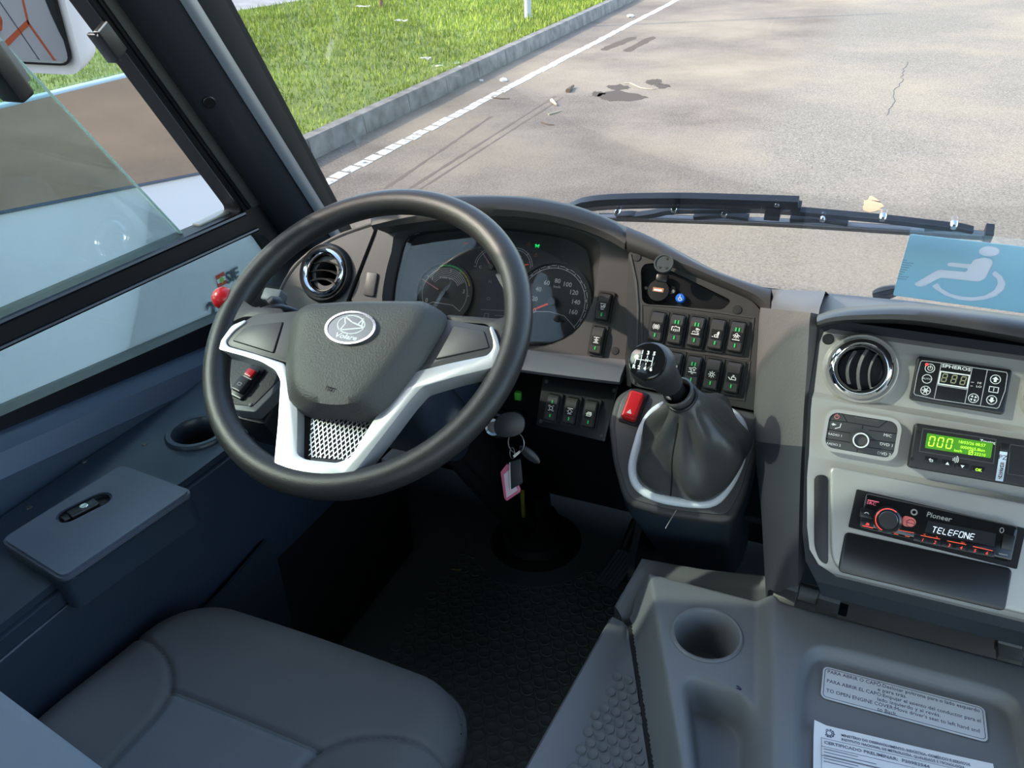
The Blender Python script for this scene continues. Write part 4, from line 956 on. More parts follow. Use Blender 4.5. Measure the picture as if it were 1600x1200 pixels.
bm = text('N', -lw_*.25, lh_*.38, .007, .0008); add(bm, strokes([arc(-lw_*.25, lh_*.02, .003, 0, 360, 12, .002), [(-lw_*.45, -lh_*.22), (lw_*.45, -lh_*.22)], [(-lw_*.32, -lh_*.40), (-lw_*.32, -lh_*.30), (-lw_*.2, -lh_*.30), (-lw_*.2, -lh_*.40)], [(0, -lh_*.33), (lw_*.4, -lh_*.33)]], .0006, .0008)); ip('display_marks', bm, GREYP, lq, ld_)
def tri(u, v, s_): return [[(u-s_, v-s_*.8), (u+s_, v-s_*.8), (u, v+s_), (u-s_, v-s_*.8)], [(u, v+s_*.4), (u, v-s_*.3)]]
part('warning_light', strokes(tri(*iu(826, 381), .003), .0006, .0006), mat('amber_dim', (.35, .12, .03), .4), ic, 'dim amber triangle')
part('warning_light', strokes(tri(*iu(837, 398), .003), .0006, .0006), mat('amber_dim', (.35, .12, .03), .4), ic, 'dim amber triangle')
u, v_ = iu(839, 384); part('warning_light', strokes([arc(u-.003, v_, .0022, -90, 90, 8), arc(u+.003, v_, .0022, 90, 270, 8), [(u-.001, v_), (u-.0035, v_)], [(u+.001, v_), (u+.0035, v_)], [(u+.001, v_+.001), (u+.0035, v_+.0018)], [(u-.001, v_+.001), (u-.0035, v_+.0018)]], .0008, .0006), mat('green_lamp', (.0, .6, .15), .4, emit=((.02, .8, .2), 1.0)), ic, 'green lit lamp')
part('warning_light', strokes([[(u_, v2) for u_, v2 in (iu(724, 381), iu(730, 379))]], .0025, .0006), mat('red_dim', (.5, .03, .03), .4), ic, 'red lamp')
u, v_ = iu(880, 502, .0); part('reset_knob', add(lathe([(.0022, 0), (.0022, .022), (.0048, .024), (.0052, .030), (.0045, .035), (0, .036)], c=(u, v_), seg=20)), BLACK, ic, 'black trip reset knob')
gi_ = [IC.loc(CL.P(p.x+(-.0)*0, p.y, WD+.012)) for p in hi]
gcen = sum(gi_, V((0, 0, 0)))/NH
part('lens', poly_prism([(gcen.x+(p.x-gcen.x)*1.006, gcen.y+(p.y-gcen.y)*1.006) for p in gi_], .0125, .0135), GLD, ic, 'clear lens')
# ------------------------------------------------------------------ air vents
def vent(F, px, py, w, r0, r1, r2, vertical, label, base_m, ring_m):
    f_ = F.at(px, py, w); k_ = ppm(F, px, py, w)/.96; r0, r1, r2 = r0*k_, r1*k_, r2*k_
    o = thing('air_vent', label, 'air vent', f_, 'round air vents in the dash')
    part('base_ring', lathe([(r1*.9, -.01), (r1*.9, .003), (r0*.93, .010), (r0, .004), (r0, -.001)], seg=56), base_m, o)
    part('vent_ring', lathe([(r2*1.01, .001), (r2, .006), (r2*1.08, .012), ((r1+r2)/2, .0155), (r1*.97, .0125), (r1, .008), (r1, .0)], seg=56), ring_m, o, 'shiny chrome ring', ang=50)
    part('duct', lathe([(r2, .006), (r2*.92, -.035), (0, -.037)], seg=40), mat('duct_black', (.002, .002, .002), .9, spec=.1), o)
    for i in range(3):
        t_ = (-.55+.5*i)*r2; hw = math.sqrt(max(r2*r2-t_*t_, 0))*.98; rows = []
        for j in range(13):
            s_ = -1+2*j/12; bend = .22*r2*(1-s_*s_)
            c_ = (t_-bend+ .10*r2, s_*hw) if vertical else (s_*hw, t_+bend-.05*r2)
            rows.append([V((c_[0], c_[1], .004-.0*s_)), V((c_[0]+(.0022 if vertical else 0), c_[1]+(0 if vertical else .0014), .0048)), V((c_[0]+(.004 if vertical else 0), c_[1]+(0 if vertical else .004), -.014))])
        part('vane', thicken(loft(rows), .0009), SPOKE if vertical else DASHS, o)
    return o
vent(CL, 510, 427, .0042, 38, 31, 22.5, False, 'round chrome-ringed air vent left of the instruments, behind the wheel rim', DARK, CHR)
vent(CE, 1345, 577, .018, 59, 49.5, 33.5, True, 'large round chrome-ringed air vent at the left of the silver fascia', FASC, CHR)
vent(CE, 1652, 622, .018, 59, 49.5, 33.5, True, 'large round air vent cut by the right edge of the picture', FASC, CHR)
# ------------------------------------------------------------------ rocker switches
def sw_proto():
    f_ = Fr((0, 0, 0), (1, 0, 0), (0, 1, 0))
    o = thing('rocker_switch', 'x', 'switch', f_)
    part('bezel', add(holed(rrect(-.0125, -.0235, .0125, .0235, .003), [rrect(-.0098, -.0205, .0098, .0205, .0025)], 0, .0036), rbox(-.0098, -.0205, .0098, .0205, 0, .001, .002, 0)), mat('bezel_black', (.016, .016, .016), .4), o)
    pr_ = [(-.0198, .001), (-.0198, .0085), (-.0182, .0100), (-.004, .0104), (.006, .0112), (.0150, .0100), (.0190, .0065), (.0198, .001)]
    b_ = bmesh.new(); L_ = [b_.verts.new((-.0092, v, w)) for v, w in pr_]; R_ = [b_.verts.new((.0092, v, w)) for v, w in pr_]
    b_.faces.new(L_); b_.faces.new(R_[::-1])
    for i in range(len(pr_)): j = (i+1) % len(pr_); b_.faces.new((L_[i], R_[i], R_[j], L_[j]))
    bmesh.ops.recalc_face_normals(b_, faces=b_.faces)
    bmesh.ops.bevel(b_, geom=[e for e in b_.edges if min(e.verts[0].co.z, e.verts[1].co.z) > .005 and abs(e.verts[0].co.x-e.verts[1].co.x) < 1e-5], offset=.0016, segments=2, affect='EDGES')
    part('rocker', b_, mat('switch_grey', (.034, .033, .032), .42), o, ang=40)
    part('icon_plate', rbox(-.0068, -.0072, .0068, .0055, .009, .0116, .001, 0), mat('icon_black', (.004, .004, .004), .4), o)
    return o
PROTO = sw_proto(); proto_used = [False]
def A(cx_, cy_, r, a0, a1, n=8): return arc(cx_, cy_, r, a0, a1, n)
u_ = .001
ICON = {
 'brake': [A(0, -.001, .0024, 0, 360, 14), A(0, -.001, .0042, -50, 50), A(0, -.001, .0042, 130, 230), [(-.001, -.0022), (-.001, .0004)], [(.001, -.0022), (.001, .0004)], [(-.001, -.001), (.001, -.001)]],
 'lamp_down': [[(-.005, -.003), (-.005, .002), (-.003, .002)], [(.005, -.003), (.005, .002), (.003, .002)], A(0, .0015, .0016, 0, 180), [(0, -.001), (0, -.004)], [(-.002, -.001), (-.0026, -.0035)], [(.002, -.001), (.0026, -.0035)]],
 'wash': [[(-.005, -.0042), (.0045, -.0042)], A(-.002, -.002, .0018, 0, 180), [(.0, .002), (.005, .0025)], [(.001, .000), (.004, .000)], [(.0, .0035), (.003, .0035)], [(.002, -.002), (.0045, -.0025)]],
 'seat': [[(.003, .003), (.002, -.001), (-.002, -.002), (-.002, -.0045), (.003, -.0045)], [(.0035, .002), (.0025, -.003)], [(.003, .003), (.001, .0005)], [(-.005, -.0045), (-.004, -.0045)], [(.001, -.003), (.002, -.003)]],
 'dome': [[(-.0045, -.0048), (.0045, -.0048)], [(0, .0005), (0, -.003)], [(-.001, .0008), (-.0028, -.002)], [(.001, .0008), (.0028, -.002)], [(-.0015, .0018), (-.0042, .0005)], [(.0015, .0018), (.0042, .0005)], A(0, .0022, .0014, 0, 180)],
 'defrost': [[(-.005, .003), (-.001, .003)], [(-.004, .001), (-.0015, .001), (-.0015, -.002)], A(.002, .002, .0025, 20, 160), [(-.005, -.0022), (.005, -.0022)], A(.002, .001, .001, 0, 360, 8), [(-.001, -.004), (.001, -.004)]],
 'sun': [A(0, -.001, .0017, 0, 360, 12)]+[[(math.cos(a)*.0027, -.001+math.sin(a)*.0027), (math.cos(a)*.0042, -.001+math.sin(a)*.0042)] for a in [i*PI/4 for i in range(8)]],
 'engine': [[(-.005, -.001), (-.002, -.004)], [(-.001, -.003), (-.001, .0), (.003, .0), (.0045, -.0015), (.0045, -.0035), (-.001, -.0035)], [(0, .002), (.002, .002)], [(.001, .0), (.001, .002)]],
 'outlet': [A(0, -.001, .0026, 0, 360, 12), [(-.0045, .003), (-.002, .003)], [(-.0045, .0015), (-.0035, .0015)], [(.002, -.0045), (.0045, -.0045)], [(.002, .003), (.004, .003)], [(-.004, -.0045), (-.002, -.0045)]],
 'ring': [A(0, -.001, .0026, 0, 360, 12), [(-.004, .0035), (.004, .0035)], [(-.003, -.0048), (.003, -.0048)], [(-.0042, -.001), (-.003, -.001)], [(.003, -.001), (.0042, -.001)]],
 'cam': [[(-.004, -.003), (-.003, -.0005), (.003, -.0005), (.003, .0025), (-.002, .0025), (-.002, .0005)], A(.001, .001, .0011, 0, 360, 8), [(-.004, -.003), (.002, -.003), (.0035, -.0005)], [(-.0048, .000), (-.003, .001)]],
 'mirror': [[(-.004, .0035), (.004, .0035)], [(-.003, .001), (-.001, -.001), (.001, .001), (.003, -.001)], [(-.003, -.002), (.003, -.002)], [(-.002, -.0045), (.002, -.0045)], A(.0025, .0005, .0012, 0, 360, 8)],
 'fan': [A(0, 0, .0012, 0, 360, 8), [(-.004, .0035), (.004, .0035)], [(-.003, 0), (-.0015, 0)], [(.0015, 0), (.003, 0)], [(0, .0012), (0, .0025)], [(-.0035, -.0045), (.0035, -.0045)], [(-.002, -.0025), (.002, -.0025)]],
}
def switch(F, px, py, icon, tops, bottoms, label, group, w=0.0, s=1.0, rocked=0):
    f_ = F.at(px, py, w)
    if not proto_used[0]: o = PROTO; proto_used[0] = True
    else:
        o = PROTO.copy(); col.objects.link(o)
        for ch in PROTO_KIDS:
            c_ = ch.copy(); col.objects.link(c_); c_.parent = o
    o.matrix_basis = f_.M() @ Matrix.Diagonal((s, s, s, 1)); o['label'] = label; o['group'] = group
    part('icon', strokes(ICON[icon], .0009, .0116), WHITE, o)
    ds = []
    for n_, y in ((tops, .0088), (bottoms, -.0122)):
        for i in range(n_):
            x = (i-(n_-1)/2)*.0042; part('indicator', rbox(x-.0008, y-.0024, x+.0008, y+.0024, .0085, .0118 if y > 0 else .0112, .0003, 0), GRN, o, 'green indicator')
    return o
PROTO_KIDS = list(PROTO.children)
g1 = 'rocker switches in the upper row of the switch panel'
switch(GP, 1028, 511, 'brake', 0, 1, 'rocker switch with brake ring symbol, leftmost of the upper row under the USB socket', g1)
switch(GP, 1058, 515, 'lamp_down', 2, 1, 'rocker switch with two top marks and hooked lamp symbol, second in the upper row', g1)
switch(GP, 1089, 519, 'wash', 2, 1, 'rocker switch with spraying jet symbol, middle of the upper row', g1)
switch(GP, 1121, 523, 'seat', 0, 1, 'rocker switch with white seat symbol in the upper row', g1)
switch(GP, 1152, 527, 'dome', 2, 1, 'rocker switch with ray burst symbol, right end of the upper row', g1)
g2 = 'rocker switches in the lower row of the switch panel'
switch(GP, 1054, 574, 'lamp_down', 1, 1, 'rocker switch half hidden behind the gear knob', g2)
switch(GP, 1084, 580, 'defrost', 2, 1, 'rocker switch right of the gear knob, with ventilation symbol and two top marks', g2)
switch(GP, 1114, 585, 'sun', 0, 1, 'rocker switch with white sun symbol in the lower row', g2)
switch(GP, 1146, 590, 'engine', 0, 1, 'rocker switch with spanner and engine symbol, right end of the lower row', g2)
g3 = 'rocker switches right of the instruments'
switch(CL, 945, 480, 'mirror', 0, 1, 'upper rocker switch right of the speedometer', g3)
switch(CL, 935, 532, 'fan', 0, 1, 'lower rocker switch right of the speedometer, above the pale lip', g3)
g4 = 'rocker switches in the low box beside the gear console'
switch(B3, 865, 637, 'outlet', 1, 1, 'left rocker switch in the low black box, ring symbol and two green marks', g4)
switch(B3, 894, 642, 'ring', 0, 1, 'middle rocker switch in the low black box', g4)
switch(B3, 924, 647, 'cam', 0, 1, 'right rocker switch in the low black box, with engine symbol', g4)
# hazard switch
hz = thing('hazard_switch', 'red hazard warning switch on the gear console', 'switch', GB.at(990, 637, .0025, -.10))
part('bezel', rbox(-.0138, -.0245, .0138, .0245, 0, .0030, .003, .001), DARK, hz)
part('rocker', rbox(-.0100, -.0205, .0100, .0205, .002, .0125, .004, .003, 3), REDP, hz, 'red rocker', ang=50)
part('icon', strokes([[(-.0030, -.0125), (.0030, -.0125), (0, -.0073), (-.0030, -.0125)], [(-.0014, -.0116), (.0014, -.0116), (0, -.0092), (-.0014, -.0116)]], .0006, .0125), WHITE, hz)
# ------------------------------------------------------------------ USB socket and blue button
US = GP.at(1031, 456, PD)
us = thing('usb_socket', 'black USB charging socket with its round cap flipped open', 'socket', US)
kk = ppm(GP, 1035, 450)
part('socket_body', add(lathe([(0, 0), (.0165, 0), (.0160, .008), (.0145, .012), (0, .0125)], seg=36), poly_prism(rounded([(-.022, .004), (-.018, -.006), (.018, -.002), (.024, .003), (.020, .010), (-.018, .008)], .004), 0, .006, .001)), BLACK, us)
part('port', add(rbox(-.0075, -.0022, .0075, .0036, .0124, .0130, .0006, 0)), mat('port_copper', (.75, .36, .20), .3, metal=.6), us, 'copper lit port')
part('port_tongue', rbox(-.0055, -.0010, .0055, .0014, .0129, .0134, .0003, 0), WHITE, us)
for x in (-.0185, .0195): part('screw', lathe([(0, .005), (.0028, .005), (.0024, .0075), (0, .0078)], c=(x, .002), seg=12), STEEL, us)
part('hinge', box(-.006, .012, .004, .010, .023, .014, .002), BLACK, us)
cpf = tilt((0, 0, 0), 0); cpos = US.loc(GP.W(1037, 412, .022)); 
cm_ = Matrix.Translation(cpos) @ Matrix.Rotation(math.radians(-8), 4, 'X')
cap_ = part('cap', shift(lathe([(0, -.003), (.0128, -.003), (.0133, .0), (.0128, .0025), (.0108, .0025), (.0104, .0012), (0, .0012)], seg=36), cm_), mat('cap_grey', (.035, .042, .045), .45), us, 'round cap')
part('cap_pin', shift(add(disc(.0018, .001, .002, (-.004, -.006), 12), disc(.0018, .001, .002, (.005, -.006), 12), disc(.0018, .001, .002, (.003, .007), 12)), cm_), DARK, cap_)
bb = thing('blue_button', 'small round blue button with a white wheelchair symbol beside the USB socket', 'button', GP.at(1064, 467, PD))
part('button', lathe([(0, 0), (.0066, 0), (.0066, .006), (.0056, .0078), (0, .008)], seg=24), mat('blue_plastic', (.015, .13, .55), .35), bb)
part('icon', strokes([A(.0002, -.0012, .0022, 150, 380, 10), [(-.0004, .0024), (-.0004, 0), (.0018, 0), (.003, -.0026)], [(-.0004, .0034), (-.0004, .0036)]], .0009, .008), WHITE, bb)
# ------------------------------------------------------------------ gear lever
gl_ = thing('gear_lever', 'gear lever with black ball knob, grey leather boot and silver boot ring', 'gear lever', GB.at(1070, 705, .0025)); GLF = GB.at(1070, 705, .0025); gm = gl_.matrix_basis.inverted()
rpx = [(1048, 625), (1020, 638), (1003, 660), (991, 695), (983, 730), (987, 755), (1000, 770), (1025, 782), (1060, 789), (1095, 792), (1116, 789), (1132, 776), (1148, 752), (1161, 722), (1168, 690), (1166, 668), (1157, 650), (1140, 637), (1125, 632), (1085, 627)]
rc_ = [V((*GLF.uv(x, y, .003), 0)) for x, y in rpx]; rcen = sum(rc_, V((0, 0, 0)))/len(rc_)
rin = smooth_curve([rcen+(p-rcen)*.94 for p in rc_], 72, True)
rg = bmesh.new()
part('boot_ring', shift(tube(rin, .0062, 12, closed=True), Matrix.Translation((0, 0, .003)) @ Matrix.Diagonal((1, 1, .9, 1))), mat('ring_silver', (.80, .82, .83), .4), gl_, 'silver ring', ang=60)
colr = GLF.loc(atd(1067, 622, .975)); knob = GLF.loc(atd(1020, 571, .925)); axis = (knob-colr).normalized()
sx_ = V((1, 0, 0)); sx_ = (sx_-axis*sx_.dot(axis)).normalized(); sy_ = axis.cross(sx_)
NB = 72; base = [V((rcen.x+(p.x-rcen.x)*.95, rcen.y+(p.y-rcen.y)*.95, .002)) for p in rin]
# match start direction
angs = [math.atan2((p-rcen).y, (p-rcen).x) for p in base]
rows = []
for j in range(17):
    t_ = j/16; row_ = []
    for i, p in enumerate(base):
        a_ = angs[i]; rt2 = .0205; top_ = colr-axis*.004+(sx_*math.cos(a_)+sy_*math.sin(a_))*rt2
        h = t_**.85; q_ = p.lerp(top_, t_)
        bul = math.sin(PI*t_**.8)*(1-t_)**.5*.020*(1+.5*math.cos(a_-math.radians(-10)))*(1-.95*max(0, math.sin(a_-math.radians(15))))
        out = V((math.cos(a_), math.sin(a_), .25))
        fold = (.0055*math.sin(5*a_+2.2*t_*3)+.0035*math.sin(9*a_-4*t_))*math.sin(PI*t_)**.7
        # two deep creases, left front and right front
        for ac, dp_, wd_ in ((-100, .016, .20), (-148, .009, .22), (-60, .008, .25), (140, .008, .25)):
            d_ = (a_-math.radians(ac)+PI) % (2*PI)-PI; fold -= dp_*math.exp(-(d_/wd_)**2)*math.sin(PI*t_**.8)
        row_.append(q_+out*(bul+fold))
    rows.append(row_)
neck = lambda r_, h_: [colr+axis*h_+(sx_*math.cos(a_)+sy_*math.sin(a_))*r_ for a_ in angs]
rows += [neck(.017, .0), neck(.0165, .006), neck(.0195, .012), neck(.020, .016), neck(.0175, .017), neck(.016, .008)]
part('boot', loft(rows, True), BOOT, gl_, ang=80)
sidx = min(range(NB), key=lambda i: abs((angs[i]-math.radians(-100)+PI) % (2*PI)-PI))
part('boot_seam', tube([rows[j][sidx]+V((0, -.0004, .0004)) for j in range(0, 15)], .0009, 6), PIT, gl_)
part('boot_tie', tube([p for p in neck(.0182, .002)], .0022, 8, closed=True), DARK, gl_)
part('clip', shift(box(-.004, -.003, -.002, .004, .003, .002, .001), Matrix.Translation(colr+axis*.008+sx_*-.014-sy_*.004)), STEEL, gl_)
def along(prof, seg=32):
    return loft([[colr+axis*h_+(sx_*math.cos(2*PI*i/seg)+sy_*math.sin(2*PI*i/seg))*r_ for i in range(seg)] for r_, h_ in prof], True, True)
Lk = (knob-colr).length
part('shaft', along([(.0105, -.03), (.0105, .012), (.0115, Lk*.42), (.0128, Lk*.6)]), BLACK, gl_)
KR = .0262
kprof = [(.0150, Lk-.045), (.0175, Lk-.032)]+[(KR*math.cos(a), Lk+KR*math.sin(a)) for a in [math.radians(x) for x in (-40, -25, -10, 5, 20, 32, 42, 48)]]
part('knob', along(kprof, 40), mat('knob_rubber', (.022, .024, .024), .5), gl_, ang=70)
# shift pattern disc, turned toward the driver's eye
kd = (gm @ CP0-knob); kd = (axis*.38+kd.normalized()*.9+V((-.20, .05, .02))).normalized()
dx_ = V((1, .0, 0)); dx_ = (dx_-kd*dx_.dot(kd)).normalized(); dy_ = kd.cross(dx_)
kf = Fr(knob+kd*(KR*.86), dx_, dy_)
bm = lathe([(0, -.006), (KR*.80, -.006), (KR*.80, 0), (KR*.72, .0012), (0, .0018)], seg=40)
kc = part('shift_pattern', shift(bm, kf.M()), mat('gloss_black', (.006, .006, .007), .1), gl_, 'glossy black disc with the gear pattern')
z_ = .0019; s_ = .0058
bm = text('1', -.0062, .0085, s_, z_, bold=.0003); add(bm, text('3', .0005, .0085, s_, z_, bold=.0003), text('5', .0075, .0085, s_, z_, bold=.0003), text('R', -.0125, -.0088, s_, z_, bold=.0003), text('2', -.0065, -.0090, s_, z_, bold=.0003), text('4', .0003, -.0092, s_, z_, bold=.0003), text('6', .0075, -.0092, s_, z_, bold=.0003), text('N', .0005, .0, s_*.75, z_, bold=.0002),
    strokes([[(-.012, 0), (-.002, 0)], [(.003, 0), (.0072, 0)], [(-.0062, .0052), (-.0062, -.0055)], [(.0005, .0052), (.0005, .003)], [(.0005, -.003), (.0005, -.0055)], [(.0072, .0052), (.0072, -.0055)], [(-.012, 0), (-.0123, -.0055)]], .0009, z_))
part('gear_numbers', shift(bm, kf.M()), WHITE, kc)
# loose thread sticking out below the boot
single('loose_thread', tube(smooth_curve([GB.W(1057, 797, .001), GB.W(1050, 808, .010), atd(1040, 825, 1.0)], 8), .0006, 6), mat('thread', (.55, .50, .42), .7), 'loose pale thread hanging over the front edge of the gear console', 'thread')
# ------------------------------------------------------------------ ignition key and what hangs from it
KL = Fr(atd(774, 668, 1.25), V((.80, .55, 0)), V((-.15, .3, .9)))
KL = tilt(tuple(atd(772, 667, 1.235)), 25)
ig = thing('ignition_lock', 'round chrome ignition lock on the right of the steering column', 'lock', KL)
part('lock_ring', lathe([(.008, -.03), (.0155, -.03), (.0155, 0), (.013, .004), (.008, .004)], seg=32, close=True), CHR, ig)
part('lock_barrel', lathe([(0, -.02), (.0085, -.02), (.0085, .006), (0, .007)], seg=24), STEEL, ig)
part('lock_housing', lathe([(.0, -.10), (.019, -.10), (.019, -.012), (.0155, -.008), (.0155, -.03), (0, -.03)], seg=24), DARK, ig)
KK = tilt(tuple(atd(797, 672, 1.205)), 22); KK = Fr(KK.o, KK.ex+V((0, .25, 0)), KK.ey)
key = thing('ignition_key', 'ignition key with a large black head turned in the lock', 'key', KK)
z4 = lambda pts, F=KK, w=0.0: [F.uv(560+x*.175, 580+y*.175, w) for x, y in pts]
part('key_head', poly_prism(rounded(z4([(1210, 470), (1250, 395), (1330, 362), (1420, 362), (1485, 410), (1492, 480), (1470, 545), (1400, 580), (1300, 590), (1225, 560)]), .006), -.004, .004, .003, 3, False), mat('key_black', (.018, .020, .022), .35), key, ang=60)
a, b = KK.loc(KL.o), V((*z4([(1225, 480)])[0], 0)); part('key_blade', tube([a, b+V((.004, 0, 0))], .0026, 6), STEEL, key)
kr = thing('key_ring', 'wire key ring hanging from the ignition key', 'key ring', KK)
c_ = V((*z4([(1408, 640)])[0], 0)); part('ring', tube([c_+V((.0125*math.cos(t), .0155*math.sin(t), .004*math.cos(t))) for t in [i*PI/16 for i in range(32)]], .0009, 8, closed=True), STEEL, kr)
c2 = V((*z4([(1375, 730)])[0], .001)); part('small_ring', tube([c2+V((.004*math.cos(t), .0085*math.sin(t), .003*math.cos(t))) for t in [i*PI/12 for i in range(24)]], .0008, 6, closed=True), STEEL, kr)
PINK = mat('pink_plastic', (.70, .16, .25), .15)
tg = thing('key_tag', 'translucent pink key tag hanging from the key ring', 'key tag', KK)
part('tag_frame', poly_prism(rounded(z4([(1268, 900), (1325, 826), (1375, 850), (1448, 1062), (1446, 1078), (1325, 1160), (1302, 1132)]), .002), -.004, .001, .001), PINK, tg)
part('tag_paper', poly_prism(z4([(1300, 920), (1345, 880), (1425, 1060), (1325, 1128)]), .001, .0015), mat('pink_paper', (.75, .55, .60), .5), tg)
bt_ = thing('key_fob', 'flat black fob hanging over the pink key tag', 'key fob', KK)
part('fob', poly_prism(rounded(z4([(1362, 800), (1455, 770), (1475, 985), (1370, 1045)]), .002), .004, .008, .001), mat('fob_black', (.012, .016, .018), .5), bt_)
part('fob_edge', tube([V((*z4([(1360, 805)])[0], .006)), V((*z4([(1366, 1040)])[0], .006))], .0012, 6), WHITE, bt_)
part('fob_clasp', poly_prism(z4([(1385, 745), (1445, 700), (1450, 720), (1400, 765)]), .003, .006), STEEL, bt_)
k2 = thing('spare_key', 'second black key head hanging right of the pink tag', 'key', KK)
part('key_head', poly_prism(rounded(z4([(1420, 672), (1490, 675), (1560, 720), (1610, 780), (1622, 830), (1585, 835), (1510, 800), (1450, 740)]), .005), -.010, -.004, .002, 2, False), mat('key_black', (.018, .020, .022), .35), k2, ang=60)
# green plug hanging in the dark
single('green_plug', box(-.005, -.004, -.007, .005, .004, .007, .001), mat('green_plug', (.10, .50, .06), .4), 'small green connector in the dark behind the wheel rim', 'connector').location = atd(810, 624, 1.30)
# ------------------------------------------------------------------ climate panel
q_, W_, H_ = quad(CE, (1434, 556), (1582, 578), (1421, 624), .026)
cp = thing('climate_panel', 'black air conditioning control panel with three digit display, upper part of the silver fascia', 'control panel', Fr(q_.P(0, 0, -.008), q_.ex, q_.ey))
part('panel_body', rbox(-W_/2, -H_/2, W_/2, H_/2, 0, .009, .003, .002), BLACK, cp)
def U(x, y, Z=(758, 258, 1518, 698)):
    """zoomed crop coordinates (0..1600) of the fascia picture -> panel coordinates"""
    px, py = 1260+x*.2125, 500+y*.2125; return cp_fr.uv(px, py)
cp_fr = Fr(cp.matrix_basis @ V((0, 0, .009)), q_.ex, q_.ey)
w0 = .009; lw_ = .0007
ol = [U(850, 300), U(900, 303), U(1470, 385), U(1478, 400), U(1460, 520), U(1415, 640), U(1400, 650), U(940, 582), U(800, 550), U(790, 535), U(815, 400), U(840, 310), U(850, 300)]
lines = [ol, [U(992, 322), U(940, 575)], [U(1218, 355), U(1165, 610)], [U(1330, 370), U(1278, 630)], [U(965, 478), U(1185, 512)]]
part('outline', strokes(lines, lw_, w0), GREYP, cp)
rim_ = [U(988, 378), U(1200, 408), U(1180, 500), U(970, 468), U(988, 378)]
part('display_rim', strokes([rim_], .0013, w0), WHITE, cp)
DIG = mat('digit_segments', (.30, .28, .17), .5)
def seven(u, v, wd, ht, on_='abcdefg', sh=.12):
    S_ = {'a': ((0, 1), (1, 1)), 'b': ((1, 1), (1, .5)), 'c': ((1, .5), (1, 0)), 'd': ((0, 0), (1, 0)), 'e': ((0, 0), (0, .5)), 'f': ((0, .5), (0, 1)), 'g': ((0, .5), (1, .5))}
    out = []
    for c in on_:
        (x0, y0), (x1, y1) = S_[c]; k_ = .10
        if x0 == x1: y0, y1 = y0+(k_ if y1 > y0 else -k_), y1-(k_ if y1 > y0 else -k_)
        else: x0, x1 = x0+k_, x1-k_
        out.append([(u+(x0-.5)*wd+(y0-.5)*sh*ht, v+(y0-.5)*ht), (u+(x1-.5)*wd+(y1-.5)*sh*ht, v+(y1-.5)*ht)])
    return out
a, b = U(1020, 395), U(1005, 450); dh = (V(a)-V(b)).length; L = []
for x, y in ((1015, 425), (1085, 435), (1152, 446)): L += seven(*U(x, y), dh*.52, dh)
part('digit_display', strokes(L, .0011, w0), DIG, cp, 'dim segment digits')
part('lettering', text('SPHEROS', *U(1102, 352), .0046, w0, sx=1.45, bold=.00008), WHITE, cp)
part('lettering', add(text('HI', *U(1272, 464), .0030, w0, sx=1.3), text('LO', *U(1268, 490), .0030, w0, sx=1.3)), WHITE, cp)
R_ = V(U(910, 355)).to_2d(); rad = (V(U(945, 360))-V(U(910, 355))).length
def circ(x, y, r=1.0): u, v = U(x, y); return arc(u, v, rad*r, 0, 360, 22)
pw_ = U(910, 355)
part('button_mark', strokes([circ(908, 355), arc(pw_[0], pw_[1], rad*.5, 120, 420, 12), [(pw_[0], pw_[1]), (pw_[0], pw_[1]+rad*.65)]], lw_, w0), WHITE, cp)
part('button_mark', add(strokes([circ(886, 433)], lw_, w0), text('AUTO', *U(886, 433), .0026, w0, sx=1.2)), WHITE, cp)
u, v = U(876, 518); part('button_mark', strokes([circ(876, 518)]+[[(u+rad*.75*math.cos(a), v+rad*.75*math.sin(a)), (u-rad*.75*math.cos(a), v-rad*.75*math.sin(a))] for a in (0, PI/3, 2*PI/3)]+[arc(u, v, rad*.42, 0, 360, 6)], lw_, w0), WHITE, cp)
u, v = U(1390, 437); part('button_mark', add(strokes([circ(1390, 437)], lw_, w0), fill([[(u-rad*.65, v), (u-rad*.28, v), (u-rad*.28, v-rad*.6), (u+rad*.28, v-rad*.6), (u+rad*.28, v), (u+rad*.65, v), (u, v+rad*.65)]], w0)), WHITE, cp)
u, v = U(1362, 588); part('button_mark', add(strokes([circ(1362, 588)], lw_, w0), fill([[(u-rad*.65, v), (u, v-rad*.65), (u+rad*.65, v), (u+rad*.28, v), (u+rad*.28, v+rad*.6), (u-rad*.28, v+rad*.6), (u-rad*.28, v)]], w0)), WHITE, cp)
u, v = U(1377, 512); part('button_mark', strokes([[(u-rad*.9, v-rad*.6), (u+rad*.9, v-rad*.6), (u+rad*.9, v+rad*.6), (u-rad*.9, v+rad*.6), (u-rad*.9, v-rad*.6)], [(u, v-rad*.3), (u, v+rad*.35)]], lw_, w0), WHITE, cp)
u, v = U(1228, 575); part('button_mark', add(strokes([circ(1228, 575)], lw_, w0), fill([[(u+rad*.2*math.cos(a), v+rad*.2*math.sin(a)), (u+rad*.75*math.cos(a+.0), v+rad*.75*math.sin(a)), (u+rad*.7*math.cos(a+.9), v+rad*.7*math.sin(a+.9))] for a in (.3, .3+PI/2, .3+PI, .3+1.5*PI)], w0)), WHITE, cp)
u, v = U(885, 327); part('status_light', disc(.0016, w0, w0+.0006, (u, v), 14), REDL, cp, 'red status light')
part('arrows', strokes([[U(1212, 457), U(1230, 459)], [U(1208, 484), U(1222, 486)]], lw_, w0), GREYP, cp)
